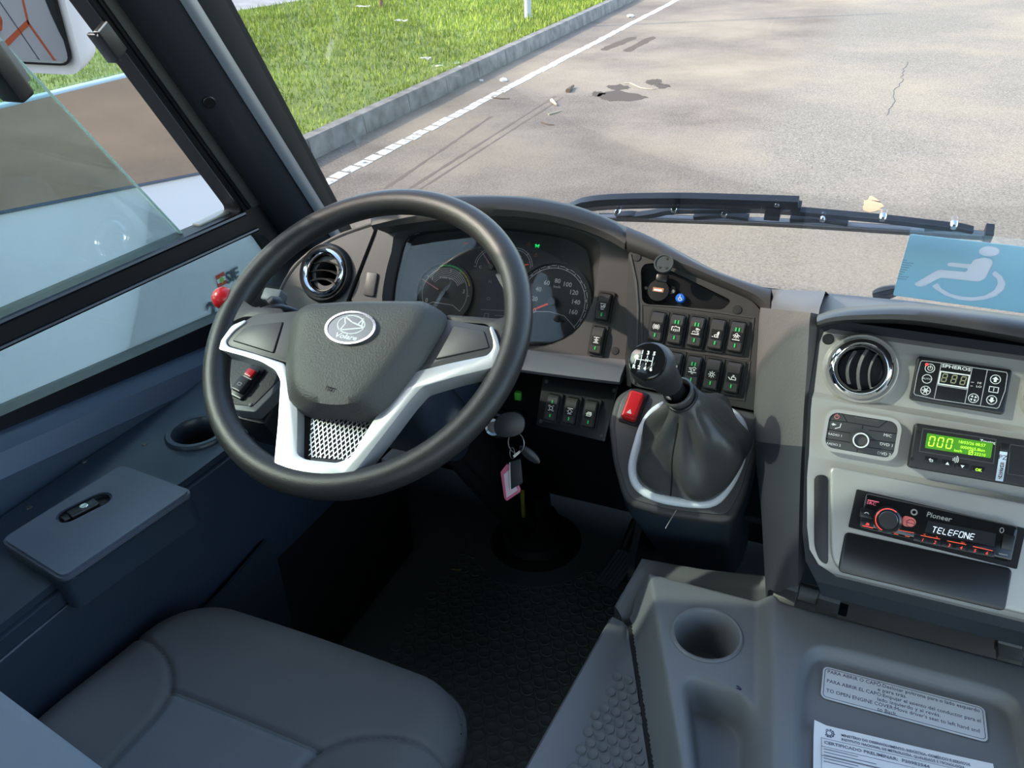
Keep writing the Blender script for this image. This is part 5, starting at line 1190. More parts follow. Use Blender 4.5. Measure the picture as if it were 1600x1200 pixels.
# ------------------------------------------------------------------ audio selector
q_, W_, H_ = quad(CE, (1294, 637), (1413, 656), (1280, 702), .040)
au = thing('audio_selector', 'grey audio selector with round centre dial in a pale rounded frame', 'control panel', Fr(q_.P(0, 0, -.010), q_.ex, q_.ey))
cp_fr = Fr(au.matrix_basis @ V((0, 0, .010)), q_.ex, q_.ey)
part('frame', holed(rrect(-W_/2, -H_/2, W_/2, H_/2, .012, 6), [rrect(-W_/2+.0036, -H_/2+.0036, W_/2-.0036, H_/2-.0036, .009, 6)], -.004, .010), mat('pale_frame', (.50, .48, .45), .4, metal=.3), au)
AUB = mat('audio_buttons', (.055, .055, .055), .45)
fc = part('face', poly_prism(rrect(-W_/2+.003, -H_/2+.003, W_/2-.003, H_/2-.003, .009, 6), 0, .0085, .001), AUB, au)
w0 = .0086
part('button_gaps', strokes([[U(260, 680), U(300, 750), U(150, 735)], [U(300, 750), U(530, 790), U(600, 740)], [U(415, 775), U(412, 800)], [U(140, 800), U(325, 832)], [U(135, 870), U(320, 900)], [U(460, 810), U(665, 835)], [U(470, 880), U(660, 905)], [U(450, 935), U(650, 965)], [U(375, 945), U(370, 985)]], .0007, w0, .0002), PIT, fc)
u, v = U(224, 711); part('power_mark', strokes([arc(u, v, .0022, 120, 420, 12), [(u, v+.0003), (u, v+.003)]], .0007, w0), mat('pink_print', (.75, .25, .25), .5), fc, 'red power symbol')
part('lettering', text('Audiocenter', *U(440, 728), .0042, w0, sx=1.15, shear=.2), mat('grey_relief', (.13, .13, .13), .5), fc)
for s_, x, y in (('MIC', 598, 850), ('DVD 1', 590, 918), ('DVD 2', 572, 985), ('RADIO 1', 212, 845), ('RADIO 2', 200, 915)):
    part('lettering', text(s_, *U(x, y), .0042 if s_[0] != 'R' else .0034, w0, sx=1.1), WHITE, fc)
u, v = U(222, 778); part('aux_mark', strokes([[(u-.005, v+.001), (u-.001, v+.001)], [(u-.004, v+.002), (u-.001, v+.001), (u-.004, v)], [(u+.004, v+.003), (u+.0035, v-.001), (u-.001, v-.003)]], .0008, w0), WHITE, fc)
u, v = U(398, 885); rr_ = (V(U(462, 885))-V(U(398, 885))).length*1.12
dk = part('dial', lathe([(rr_, .008), (rr_*.98, .016), (rr_*.88, .0195), (rr_*.80, .0195), (rr_*.62, .0165), (0, .0165)], (u, v), 40), SPOKE, au)
part('dial_ring', ringm(rr_*.70, rr_*.84, .0185, .0202, (u, v), 40), WHITE, dk, 'white ring')
# ------------------------------------------------------------------ tachograph
q_, W_, H_ = quad(CE, (1432, 661), (1600, 687), (1418, 727), .050)
tl_ = q_.P(-W_/2, H_/2, -.018)
TW_, TH_ = .186, H_
tc = thing('tachograph', 'digital tachograph with green lit display and row of four buttons', 'tachograph', Fr(tl_+q_.ex*TW_/2-q_.ey*TH_/2, q_.ex, q_.ey))
cp_fr = Fr(tc.matrix_basis @ V((0, 0, .018)), q_.ex, q_.ey)
part('case', rbox(-TW_/2, -TH_/2-.002, TW_/2, TH_/2, -.008, .018, .003, .002), DARK, tc)
w0 = .018
part('screw_hole', disc(.0017, w0-.001, w0+.0003, U(822, 822), 14), PIT, tc); part('screw_hole', disc(.0017, w0-.001, w0+.0003, U(778, 1020), 14), PIT, tc)
part('display_frame', strokes([[U(858, 798), U(1395, 880), U(1375, 1055), U(830, 965), U(858, 798)]], .0008, w0), SPOKE, tc)
a, b, c = V(U(890, 832)), V(U(1375, 905)), V(U(868, 940)); LW, LH = (b-a).length, (a-c).length; lc = (b+c)/2; la_ = math.atan2((b-a).y, (b-a).x)
def lf_(bm_): return shift(bm_, Matrix.Translation((lc.x, lc.y, 0)) @ Matrix.Rotation(la_, 4, 'Z'))
lcd = part('display', lf_(rbox(-LW/2, -LH/2, LW/2, LH/2, w0, w0+.0004, .001, 0)), mat('lcd_green', (.05, .18, .01), .4, emit=((.05, .26, .005), .55)), tc, 'green lit display')
LIT = mat('lcd_lit', (.4, .8, .05), .4, emit=((.50, 1.0, .05), 1.0)); w0 = .0185
def du(x, y): d = V(U(x, y))-lc; d.rotate(Matrix.Rotation(-la_, 2)); return d
L = []
for x, y in ((922, 892), (985, 900), (1050, 910)):
    p = du(x, y); L += seven(p.x, p.y, LW*.075, LH*.62, 'abcdef', .08)
bm = strokes(L, .0011, w0)
hk = LH*.27
for s_, x, y, k_ in (('18/03/26 08:57', 1215, 910, 1.0), ('0000965.8km', 1222, 948, 1.0), ('km/h', 1115, 962, .9), ('22210', 1275, 990, 1.0)):
    p = du(x, y); add(bm, text(s_, p.x, p.y, hk*k_, w0, sx=.98))
p = du(1208, 975); add(bm, strokes([[(p.x-.0016, p.y-.002), (p.x+.0016, p.y-.002), (p.x+.0016, p.y+.002), (p.x-.0016, p.y+.002), (p.x-.0016, p.y-.002)], [(p.x-.0012, p.y-.001), (p.x+.0012, p.y+.0012)]], .0006, w0))
part('display_digits', lf_(bm), LIT, lcd, 'bright green digits')
w0 = .018
part('lettering', text('Zmetro', *U(1335, 898), .0046, w0, bold=.0001), WHITE, tc)
u, v = U(1092, 1028); part('sound_mark', strokes([arc(u-.003, v, r_, -40, 40, 6) for r_ in (.0015, .003, .0045, .006)], .0007, w0), WHITE, tc)
for (x, y), ic_ in zip(((915, 1033), (1035, 1055), (1145, 1078), (1263, 1103)), ('ret', 'up', 'dn', 'ok')):
    u, v = U(x, y); a = U(x+50, y+8); bl_ = abs(a[0]-u); f2 = Matrix.Translation((u, v, 0)) @ Matrix.Rotation(la_*.6, 4, 'Z')
    bo = part('button', shift(rbox(-bl_, -.0026, bl_, .0032, w0-.001, w0+.0016, .0008, .0004), f2), BLACK, tc)
    z_ = w0+.0016
    if ic_ == 'ret': g = strokes([[(-.0016, .0008), (.0015, .0008), (.0015, -.0010), (-.001, -.0010)], [(-.0008, .0018), (-.002, .0008), (-.0008, -.0002)]], .0006, z_)
    elif ic_ == 'up': g = fill([[(-.0018, -.0012), (.0018, -.0012), (0, .0016)]], z_)
    elif ic_ == 'dn': g = fill([[(-.0018, .0014), (0, -.0014), (.0018, .0014)]], z_)
    else: g = text('OK', 0, 0, .0038, z_, bold=.0001)
    part('button_mark', shift(g, f2), mat('lcd_lit', (0, 0, 0)) if ic_ == 'ok' else WHITE, bo)
# paper strip hanging from the slot
a, b, c = V(U(1422, 965)), V(U(1478, 972)), V(U(1388, 1180)); 
ps = part('seal_strip', poly_prism([tuple(a), tuple(b), tuple(b+(c-a)), tuple(c)], w0+.0004, w0+.0008), mat('strip_blue_white', (.60, .70, .80), .5), tc, 'pale seal strip')
d1 = (c-a); e1 = (b-a)
part('strip_print', add(fill([[tuple(a+d1*.36+e1*.30), tuple(a+d1*.36+e1*.78), tuple(a+d1*.92+e1*.78), tuple(a+d1*.92+e1*.30)]], w0+.0008), text('PZ', *(a+d1*.2+e1*.5), .0065, w0+.0008)), INK, ps)
part('strip_digits', text('24027541', *(a+d1*.64+e1*.54), .0042, w0+.0011, rot=math.atan2(d1.y, d1.x)+PI), WHITE, ps)
part('slot_cover', strokes([[U(1500, 915), U(1480, 1130)], [U(1500, 915), U(1760, 955)], [U(1480, 1130), U(1740, 1170)]], .0008, w0), SPOKE, tc)
part('release_key', shift(rbox(-.004, -.004, .004, .003, w0, w0+.0015, .001, .0004), Matrix.Translation((*U(1458, 935), 0)) @ Matrix.Rotation(la_*.6, 4, 'Z')), BLACK, tc)
# ------------------------------------------------------------------ car radio
def V6(x, y): return (1240+x*.225, 700+y*.225)
q_, W_, H_ = quad(CE, V6(435, 285), V6(1612, 560), V6(382, 550), .052)
rd = thing('car_radio', 'black car radio with red lit buttons and round volume knob', 'radio', Fr(q_.P(0, 0, -.006), q_.ex, q_.ey))
part('mounting_frame', rbox(-W_/2, -H_/2, W_/2, H_/2, -.004, .0065, .0015, .001), PIT, rd)
q2, W2, H2 = quad(CE, V6(500, 312), V6(1560, 545), V6(450, 545), .058)
def rl(bm_): return shift(bm_, rd.matrix_basis.inverted() @ q2.M())
cp_fr = q2
def U6(x, y): return q2.uv(*V6(x, y))
fcp = part('faceplate', rl(rbox(-W2/2, -H2/2, W2/2, H2/2, -.004, .006, .004, .003)), mat('gloss_black', (.006, .006, .007), .1), rd)
w0 = .0062
u, v = U6(648, 492); kr_ = (V(U6(745, 505))-V(U6(648, 492))).length
kb = part('volume_knob', rl(lathe([(kr_*1.06, .005), (kr_*1.06, .011), (kr_*.95, .0155), (kr_*.80, .017), (kr_*.76, .0165), (0, .0165)], (u, v), 44)), mat('knob_gloss', (.02, .02, .021), .2), rd)
part('knob_ring', rl(strokes([arc(u, v, kr_*.86, 60, 250, 26)], .0014, .0162)), REDL, kb, 'red lit ring')
part('knob_cap', rl(disc(kr_*.70, .016, .0178, (u, v), 40, .0006)), mat('brushed_dark', (.10, .10, .10), .25, metal=.8), kb)
part('source_pad', rl(poly_prism(rounded([U6(755, 462), U6(830, 480), U6(850, 510), U6(830, 548), U6(750, 538)], .004), .005, .0075, .0008)), mat('pink_pad', (.65, .16, .14), .4, emit=((1, .2, .15), .12)), rd, 'pink mute pad')
u, v = U6(808, 518); part('pad_mark', rl(strokes([arc(u, v, .0038, 0, 360, 18), [(u-.003, v), (u+.003, v)]], .0006, .0076)), mat('dark_red', (.15, .02, .02), .5), rd)
part('display', rl(poly_prism([U6(930, 500), U6(1400, 590), U6(1385, 680), U6(905, 580)], .0058, .0063)), mat('radio_lcd', (.012, .014, .018), .25), rd, 'dark display')
SEG = mat('segment_white', (.8, .85, .9), .4, emit=((.8, .85, .95), .6))
L = []; dx0, dy0 = 975, 563
hx = (V(U6(1000, 547))-V(U6(990, 600))).length
for i, (ch, segs) in enumerate((('t', 'b'), ('E', 'aedf'), ('L', 'fed'), ('E', 'adef'), ('F', 'aef'), ('U', 'ecdf'[0:3]+'')), ):
    pass
word = (('T', 972), ('adefg', 1010), ('fed', 1047), ('adefg', 1084), ('aefg', 1121), ('abcdef', 1158), ('N', 1195), ('adefg', 1232))
for segs, x in word:
    y = 563+(x-975)*.185; p = U6(x, y); a_, b_ = hx*.42, hx*.72
    if segs == 'T': L += [[(p[0]-a_*.4, p[1]+b_/2), (p[0]+a_*.6, p[1]+b_/2)], [(p[0]+a_*.15, p[1]+b_/2), (p[0]-a_*.1, p[1]-b_/2)]]
    elif segs == 'N': L += [[(p[0]-a_*.6, p[1]-b_/2), (p[0]-a_*.4, p[1]+b_/2), (p[0]+a_*.4, p[1]-b_/2), (p[0]+a_*.6, p[1]+b_/2)]]
    else: L += seven(p[0], p[1], a_, b_, segs, .18)
part('display_text', rl(strokes(L, .0007, .0064)), SEG, rd, 'white lit segment letters')
part('lettering', rl(text('Pioneer', *U6(1003, 475), .0072, w0, shear=.1, bold=.0001)), mat('grey_gold', (.34, .33, .28), .4), rd)
RL2 = REDL
part('lettering', rl(add(text('SRC', *U6(538, 382), .0040, w0, sx=1.3), strokes([[U6(515, 358), U6(588, 373)]], .0009, w0))), mat('pink_lit', (.7, .15, .2), .4, emit=((1, .15, .25), .5)), rd)
for x, y in ((508, 452), (508, 512)):
    u, v = U6(x, y); part('button', rl(rbox(u-.0065, v-.0048, u+.0065, v+.0048, .005, .0072, .001, .0004)), BLACK, rd)
u, v = U6(505, 452); part('phone_mark', rl(strokes([arc(u, v-.001, .0022, 30, 150, 6)], .0009, .0073)), WHITE, rd)
part('red_mark', rl(strokes([[U6(500, 527), U6(520, 530), U6(518, 520), U6(505, 518)], [U6(478, 535), U6(548, 550)]], .0008, .0073)), RL2, rd)
for s_, x in (('1', 885), ('2', 970), ('3', 1068), ('4', 1150), ('5', 1245), ('6', 1328)):
    y = 632+(x-885)*.205; p = U6(x, y); b_ = part('preset_button', rl(rbox(p[0]-.0075, p[1]-.0028, p[0]+.0075, p[1]+.0030, .005, .0070, .001, .0004)), BLACK, rd)
    part('preset_number', rl(text(s_, p[0]+.0005, p[1], .0046, .0072, shear=.2)), RL2, b_)
part('red_line', rl(strokes([[U6(880, 602), U6(1010, 628)], [U6(1062, 640), U6(1190, 665)], [U6(1240, 678), U6(1372, 708)], [U6(722, 565), U6(830, 585)], [U6(695, 590), U6(722, 596)], [U6(772, 606), U6(800, 612)]], .0008, w0)), ORL, rd)
part('red_line', rl(add(text('<', *U6(905, 597), .004, w0), text('>', *U6(990, 616), .004, w0), text('SEL', *U6(1170, 655), .0028, w0))), ORL, rd)
u, v = U6(832, 442); part('aux_jack', rl(add(ringm(.0018, .0032, .005, .0075, (u, v), 20))), STEEL, rd)
u, v = U6(1437, 567); part('bluetooth_mark', rl(strokes([arc(u, v, .0016, 0, 360, 10, .0024)], .0006, w0)), GREYP, rd)
part('usb_door', rl(poly_prism([U6(1450, 590), U6(1530, 608), U6(1508, 710), U6(1430, 692)], .0055, .0072, .0004)), BLACK, rd)
part('small_print', rl(strokes([[U6(1418+i*9, 724+i*1.6), U6(1422+i*9, 732+i*1.6)] for i in range(7)], .0005, w0)), GREYP, rd)
# ------------------------------------------------------------------ engine cover
def sdf_poly(X, Y, poly):
    P = np.array([(p[0], p[1]) for p in poly]); d = np.full(X.shape, 1e9); ins = np.zeros(X.shape, bool); n_ = len(P)
    for i in range(n_):
        a, b = P[i], P[(i+1) % n_]; e = b-a; wx, wy = X-a[0], Y-a[1]
        t = np.clip((wx*e[0]+wy*e[1])/(e@e), 0, 1); d = np.minimum(d, np.hypot(wx-t*e[0], wy-t*e[1]))
        c = ((P[i, 1] > Y) != (P[(i+1) % n_, 1] > Y)); xi = (P[(i+1) % n_, 0]-P[i, 0])*(Y-P[i, 1])/(P[(i+1) % n_, 1]-P[i, 1]+1e-12)+P[i, 0]
        ins ^= c & (X < xi)
    return np.where(ins, -d, d)
def sst(x, a, b): t = np.clip((x-a)/(b-a), 0, 1); return t*t*(3-2*t)
def grid_bm(X, Y, Z, keep=None):
    b_ = bmesh.new(); ny, nx = X.shape
    vs = [[b_.verts.new((X[j, i], Y[j, i], Z[j, i])) for i in range(nx)] for j in range(ny)]
    for j in range(ny-1):
        for i in range(nx-1):
            if keep is None or (keep[j, i] and keep[j, i+1] and keep[j+1, i] and keep[j+1, i+1]): b_.faces.new((vs[j][i], vs[j][i+1], vs[j+1][i+1], vs[j+1][i]))
    for v_ in [v_ for v_ in b_.verts if not v_.link_faces]: b_.verts.remove(v_)
    return b_
ZL, ZS = .54, .465
ec = thing('engine_cover', 'grey moulded engine cover beside the driver seat, with cup holder and trays', 'engine cover', (.15, .60, .0))
def lz(px, py, z): p = onz(px, py, z); return (p.x, p.y)
# lid: a height field over the traced outline
st_ = .0026
xs = np.arange(-.215, .44, st_); ys_ = np.arange(.30, .84, st_); X, Y = np.meshgrid(xs, ys_)
brk = [lz(1020, 922, ZL), lz(1067, 1200, ZL)]; low_ = [lz(985, 975, ZS), lz(1020, 1200, ZS)]
def xl(pr, y): return pr[0][0]+(pr[1][0]-pr[0][0])*(y-pr[0][1])/(pr[1][1]-pr[0][1])
t_ = (X-xl(low_, Y))/(xl(brk, Y)-xl(low_, Y)); 
Z = ZS+(ZL-ZS)*sst(t_, 0, 1.0)*.35+(ZL-ZS)*np.clip(t_, 0, 1)*.65
# step up to the plateau on the right
s0, s1 = [lz(1178, 940, ZL), lz(1180, 1200, ZL)], [lz(1212, 940, ZL+.018), lz(1213, 1200, ZL+.018)]
ts = (X-xl(s0, Y))/(xl(s1, Y)-xl(s0, Y)); Z = Z+.018*sst(ts, 0, 1)
# recess with the stickers
ZP = ZL+.018
rec = [lz(x, y, ZP) for x, y in ((1266, 1016), (1290, 1011), (1400, 1038), (1562, 1080), (1592, 1100), (1608, 1180), (1650, 1400), (1235, 1400), (1244, 1200), (1248, 1050))]
d = sdf_poly(X, Y, rounded(rec, .03)); Z = Z-.0132*sst(-d, -.004, .006)
rec2 = [lz(x, y, ZP-.013) for x, y in ((1278, 1140), (1560, 1200), (1600, 1420), (1250, 1420))]
d = sdf_poly(X, Y, rounded(rec2, .02)); Z = Z-.006*sst(-d, -.003, .006)
# phone tray
tr_ = [lz(x, y, ZL) for x, y in ((1072, 1064), (1080, 1058), (1100, 1059), (1150, 1080), (1174, 1102), (1182, 1130), (1184, 1400), (1110, 1400), (1084, 1200), (1069, 1074))]
d = sdf_poly(X, Y, rounded(tr_, .012)); Z = Z-.042*sst(-d, -.003, .013)
tr2 = [lz(x, y, ZL-.032) for x, y in ((1090, 1135), (1140, 1160), (1158, 1190), (1160, 1230), (1100, 1240))]
# cup holder
cx_, cy_ = lz(1104, 991, ZL); CR = abs(lz(1161, 991, ZL)[0]-lz(1047, 991, ZL)[0])/2*.985; dc = np.hypot(X-cx_, Y-cy_)
# back edge: notched for the hinges, rounds down
yb = onz(1206, 926, ZL).y
hx0 = onz(1212, 935, ZP).x
ybk = yb-.002-.010*sst(X, hx0-.004, hx0+.01); edge_y = ybk-Y
Z = Z-.022*(1-sst(edge_y, 0, .022))
rcn = .045; qx = X-(xl(low_, Y)+rcn); qy = Y-(ybk-rcn)
keep = (X >= xl(low_, Y)) & (Y <= ybk) & (dc > CR) & ~((qx < 0) & (qy > 0) & (np.hypot(qx, qy) > rcn))
for j in range(X.shape[0]):
    i = np.argmax(X[j] >= xl(low_, Y[j])); X[j, i] = xl(low_, Y[j, i])
for i in range(X.shape[1]):
    j = np.nonzero(Y[:, i] <= ybk[:, i])[0][-1]; Y[j, i] = ybk[j, i]
keep = (X >= xl(low_, Y)-1e-9) & (Y <= ybk+1e-9) & (dc > CR) & ~((qx < 0) & (qy > 0) & (np.hypot(qx, qy) > rcn+.001))
lid = wpart('lid', grid_bm(X, Y, Z, keep), COVER, ec, ang=55)
CW = lathe([(CR+.0035, .0005), (CR+.0015, .0022), (CR-.001, .0016), (CR-.003, -.003), (CR-.006, -.055), (CR-.010, -.062), (0, -.062)], seg=56)
wpart('cup_holder', shift(CW, Matrix.Translation((cx_, cy_, ZL))), COVER, lid, ang=50)
wpart('lid_emblem', strokes([[lz(1151, 1072, ZL), lz(1157, 1078, ZL)], [lz(1151, 1076, ZL), lz(1157, 1078, ZL)], [lz(1153, 1072, ZL), lz(1158, 1077, ZL)]], .0012, ZL+.0002), INK, lid)
# seam, base frame and rubber step
wpart('lid_seam', tube([V((*low_[0], ZS)), V((xl(low_, .30), .30, ZS))], .0045, 8), PIT, lid)
eo = [onz(1003, 872, .475), onz(860, 1124, .475)]; 
def xo(y): return eo[0].x+(eo[1].x-eo[0].x)*(y-eo[0].y)/(eo[1].y-eo[0].y)
yk = eo[0].y
rows = []
for y in (.28, .45, .60, .70, .735):
    x0 = xo(y); x1 = xl(low_, y)+.002
    rows.append([V((x0-.012, y, 0)), V((x0-.006, y, .42)), V((x0, y, .468)), V((x0+.004, y, .474)), V((x0+min(.030, (x1-x0)*.6), y, .470)), V((x0+min(.036, (x1-x0)*.75), y, ZS)), V((x1, y, ZS)), V((x1+.02, y, ZS-.03))])
base_ = wpart('base', loft(rows), COVER, ec, ang=40)
# rear rim of the base, running behind the lid to the dash
def rrow(px, py, z): return onz(px, py, z)
bz = .505
ro = [V((xo(.735)-.012, .735, .0)), V((xo(.735)-.006, .735, .42))]
outer_ = [onz(960, 948, .475), onz(985, 905, .49), onz(1003, 873, .50), onz(1100, 890, .50), onz(1190, 899, .50), onz(1205, 901, .515), onz(1300, 917, .52), onz(1450, 954, .52), onz(1600, 991, .52), onz(1800, 1041, .52)]
inner_ = [onz(972, 968, .468), onz(990, 940, .480), onz(1022, 912, .490), onz(1100, 918, .492), onz(1185, 924, .492), onz(1206, 920, .500), onz(1300, 942, .505), onz(1450, 979, .505), onz(1600, 1016, .505), onz(1800, 1066, .505)]
wpart('rear_rim', loft([off(outer_, (-.004, .004, -.45)), off(outer_, (0, .0, -.01)), outer_, [a.lerp(b, .2)+V((0, 0, .004)) for a, b in zip(outer_, inner_)], [a.lerp(b, .85)+V((0, 0, .003)) for a, b in zip(outer_, inner_)], inner_, off(inner_, (.004, -.012, -.03))]), COVER, ec, ang=45)
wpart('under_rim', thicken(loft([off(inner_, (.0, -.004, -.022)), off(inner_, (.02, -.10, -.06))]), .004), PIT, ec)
sp_pts = []; b2 = .0122
for j in range(60):
    for i in range(40):
        x = -.24+i*b2*1.15+(b2*.575 if j % 2 else 0); y = .36+j*b2
        if x > xo(y)+.040 and x < xl(low_, y)-.007 and y < .662: sp_pts.append((x, y))
wpart('step_pad', studs(sp_pts, .0061, .0012, ZS+.0004, 12), STEP, ec, 'grey studded rubber step')
# hinges
HM = HINGE
for (xa, ya), (xb, yb_), lab in (((1213, 915), (1312, 944), 'left steel hinge at the back edge of the engine cover'), ((1556, 1003), (1668, 1034), 'right steel hinge of the engine cover, cut by the picture edge')):
    pa, pb = onz(xa, ya, .537), onz(xb, yb_, .537); pb.y = pa.y if abs(pb.y-pa.y) < .004 else pb.y; Lh = (pb-pa).length; ex = (pb-pa).normalized()
    hf = Fr((pa+pb)/2, ex, V((0, 0, 1)).cross(ex))
    h_ = thing('hinge', lab, 'hinge', hf, 'steel hinges of the engine cover')
    for k_, (u0, u1) in enumerate(((-.5, -.15), (-.14, .16), (.17, .5))):
        kn_ = shift(lathe([(0, 0), (.0085, 0), (.0095, .001), (.0095, Lh*(u1-u0)-.001), (.0085, Lh*(u1-u0)), (0, Lh*(u1-u0))], seg=20), Matrix.Translation((u0*Lh, 0, 0)) @ Matrix.Rotation(PI/2, 4, 'Y'))
        part('knuckle', kn_, HM, h_, ang=40)
    part('hinge_leaf', add(box(-.5*Lh, -.024, -.004, -.15*Lh, 0, .006, .001), box(.17*Lh, -.024, -.004, .5*Lh, 0, .006, .001), box(-.14*Lh, 0, -.008, .16*Lh, .020, -.001, .001)), HM, h_)
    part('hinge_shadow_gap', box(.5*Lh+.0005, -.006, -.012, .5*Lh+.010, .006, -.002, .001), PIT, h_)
# instruction label and certificate
ZR = ZP-.0125
a, b, c = onz(1288, 1042, ZR), onz(1540, 1107, ZR), onz(1280, 1090, ZR)
ex = (b-a).normalized(); ey = V((0, 0, 1)).cross(ex); lw2, lh2 = (b-a).length, (a-c).dot(ey)
sf = Fr((b+c)/2+V((0, 0, .0006)), ex, ey)
sk_ = thing('instruction_label', 'silver printed label on opening the engine cover, in three languages', 'label', sf)
part('foil', poly_prism(rrect(-lw2/2, -lh2/2, lw2/2, lh2/2, .006), 0, .0006), STICK, sk_)
part('border', strokes([rrect(-lw2/2+.0022, -lh2/2+.0022, lw2/2-.0022, lh2/2-.0022, .004)+[rrect(-lw2/2+.0022, -lh2/2+.0022, lw2/2-.0022, lh2/2-.0022, .004)[0]]], .0006, .0006, .0001), INK, sk_)
TS = lh2*.15
def fit(s_, x0, x1, y, al='LEFT'):
    b_ = text(s_, 0, 0, TS, .0006, 'LEFT', h=.0001); xs_ = [v_.co.x for v_ in b_.verts]; wd = max(xs_)-min(xs_)
    return shift(b_, Matrix.Translation((x0-min(xs_)*(x1-x0)/wd, y, 0)) @ Matrix.Diagonal(((x1-x0)/wd, 1, 1, 1)))
X0 = -lw2/2+.005; XE = lw2/2-.005; ln_ = [lh2*(.355-.150*i) for i in range(6)]
bm = fit('PARA ABRIR O CAPÔ.Deslocar poltrona para o lado esquerdo', X0, XE, ln_[0])
add(bm, fit('e para trás.', X0+lw2*.32, X0+lw2*.50, ln_[1]), fit('PARA ABRIR EL CAPO:Empujar el asiento del conductor para el', X0, XE, ln_[2]), fit('lado izquierdo y al revés.', X0+lw2*.32, X0+lw2*.70, ln_[3]), fit("TO OPEN ENGINE COVER:Move driver's seat to left hand and", X0, XE-.002, ln_[4]), fit('to Back.', X0+lw2*.32, X0+lw2*.44, ln_[5]))
part('lettering', bm, INK, sk_)
ZQ = ZR-.006
a, b, c = onz(1271, 1131, ZR+.001), onz(1551, 1195, ZR+.001), onz(1261, 1200, ZR+.001)
ex = (b-a).normalized(); ey = V((0, 0, 1)).cross(ex); W3 = (b-a).length; H3 = .16
pf = Fr(a+V((0, 0, .001)), ex, ey)
pc = thing('certificate', 'white printed certificate sheet lying in the engine cover recess', 'paper', pf)
g = [[V((W3*i/14, -H3*j/10, .005*math.exp(-((i/14)/.05)**2-((j/10)/.06)**2)+.0004*math.sin(i*.5))) for i in range(15)] for j in range(11)]
part('sheet', thicken(loft(g), .0004), PAPER, pc)
z_ = .0010; 
def ptext(s_, x, y, sz, sx_=1.0): return text(s_, x, y, sz, z_, 'LEFT', h=.0001, sx=sx_, bold=.0001)
bm = ptext('MINISTÉRIO DO DESENVOLVIMENTO, INDÚSTRIA, COMÉRCIO E SERVIÇOS', W3*.16, -.0075, .0040, (W3*.80)/.150)
add(bm, ptext('INSTITUTO NACIONAL DE METROLOGIA, QUALIDADE E TECNOLOGIA', W3*.16, -.0125, .0040, (W3*.74)/.140), ptext('CERTIFICADO PRELIMINAR:  P20983944', W3*.06, -.0205, .0048, 1.15))
add(bm, strokes([[(W3*.045, -.016), (W3*.97, -.016)], [(W3*.045, -.0255), (W3*.97, -.0255)], [(W3*.045, -.016), (W3*.045, -.15)], [(W3*.97, -.016), (W3*.97, -.15)], [(W3*.045, -.036), (W3*.97, -.036)], [(W3*.62, -.0255), (W3*.62, -.036)]], .0004, z_, .0001))
for i in range(5): add(bm, strokes([[(W3*.06, -.028-.0035*i), (W3*(.25+.1*(i % 3)), -.028-.0035*i)]], .0007, z_, .0001))
part('lettering', bm, mat('grey_ink', (.16, .17, .22), .6), pc)
u, v = W3*.09, -.0085; part('crest', add(strokes([arc(u, v, .0045, 0, 360, 16), arc(u, v, .0028, 0, 360, 10)]+[[(u+.0028*math.cos(a), v+.0028*math.sin(a)), (u+.0052*math.cos(a), v+.0052*math.sin(a))] for a in [i*PI/5 for i in range(10)]], .0008, z_, .0001)), mat('crest_blue', (.10, .12, .22), .6), pc)
# ------------------------------------------------------------------ driver's seat
SX, SY, ZC = -.562, .588, .480
xs = np.arange(SX-.262, SX+.2621, .003); ys_ = np.arange(.02, SY+.012, .003); X, Y = np.meshgrid(xs, ys_)
hwf = .242
# outline: straight front, rounded corners, slightly narrower front
cr = .085; hw_ = hwf-.012*sst(Y, .40, .62)
ax = np.abs(X-SX)-(hw_-cr); ay = Y-(SY-cr)
d = np.where((ax > 0) & (ay > 0), np.hypot(np.maximum(ax, 0), np.maximum(ay, 0))-cr, np.maximum(ax-cr, ay-cr))
e = np.clip(-d/.055, 0, 1); Z = ZC-.055*(1-np.sqrt(np.clip(1-(1-e)**2, 0, 1)))
lx = np.abs(X-SX)
bol = ((lx-.245)/.145)**2+((Y-.395)/.085)**2; rbol = np.where(Y > .395, bol, ((lx-.245)/.145)**2)
inside_b = rbol < 1
Z = Z+.014*sst(lx, .10, .20)*sst(-Y, -.47, -.33)-.006*np.exp(-((Y-.50)/.09)**2)*0
Z = Z-.010*sst(Y, .46, .59)+.006*np.exp(-((lx)/.16)**2)*sst(Y, .38, .46)
g1_ = np.abs(np.sqrt(rbol)-1)*.10; front = Y-.423
Z = Z-.005*np.exp(-(g1_/.004)**2)
Z = Z-.005*np.exp(-(front/.0035)**2)*(~inside_b)
K = d < .0
seat = thing('driver_seat', 'dark grey fabric driver seat in front of the camera', 'seat', (SX, .3, .0))
m_l = inside_b & (X < SX); m_r = inside_b & (X > SX); m_f = (~inside_b) & (Y >= .423); m_c = (~inside_b) & (Y < .423)
def region(nm, mask, m_, lab=None):
    b_ = bmesh.new(); ny, nx = X.shape; vd = {}
    def gv(j, i):
        if (j, i) not in vd: vd[(j, i)] = b_.verts.new((X[j, i], Y[j, i], Z[j, i]))
        return vd[(j, i)]
    for j in range(ny-1):
        for i in range(nx-1):
            if K[j, i] and K[j, i+1] and K[j+1, i] and K[j+1, i+1] and mask[j, i]: b_.faces.new((gv(j, i), gv(j, i+1), gv(j+1, i+1), gv(j+1, i)))
    return wpart(nm, b_, m_, seat, lab, ang=60)
region('side_bolster', m_l, SEATF); region('side_bolster', m_r, SEATF); region('front_bolster', m_f, SEATF); region('centre_panel', m_c, SEATC, 'slightly lighter centre panel')
ol = []
for x, y in rounded([(SX-hwf+.001, .02), (SX-hwf+.001, .40), (SX-hwf+.012, .588), (SX+hwf-.012, .588), (SX+hwf-.001, .40), (SX+hwf-.001, .02)], .085, 10): ol.append((x, y))
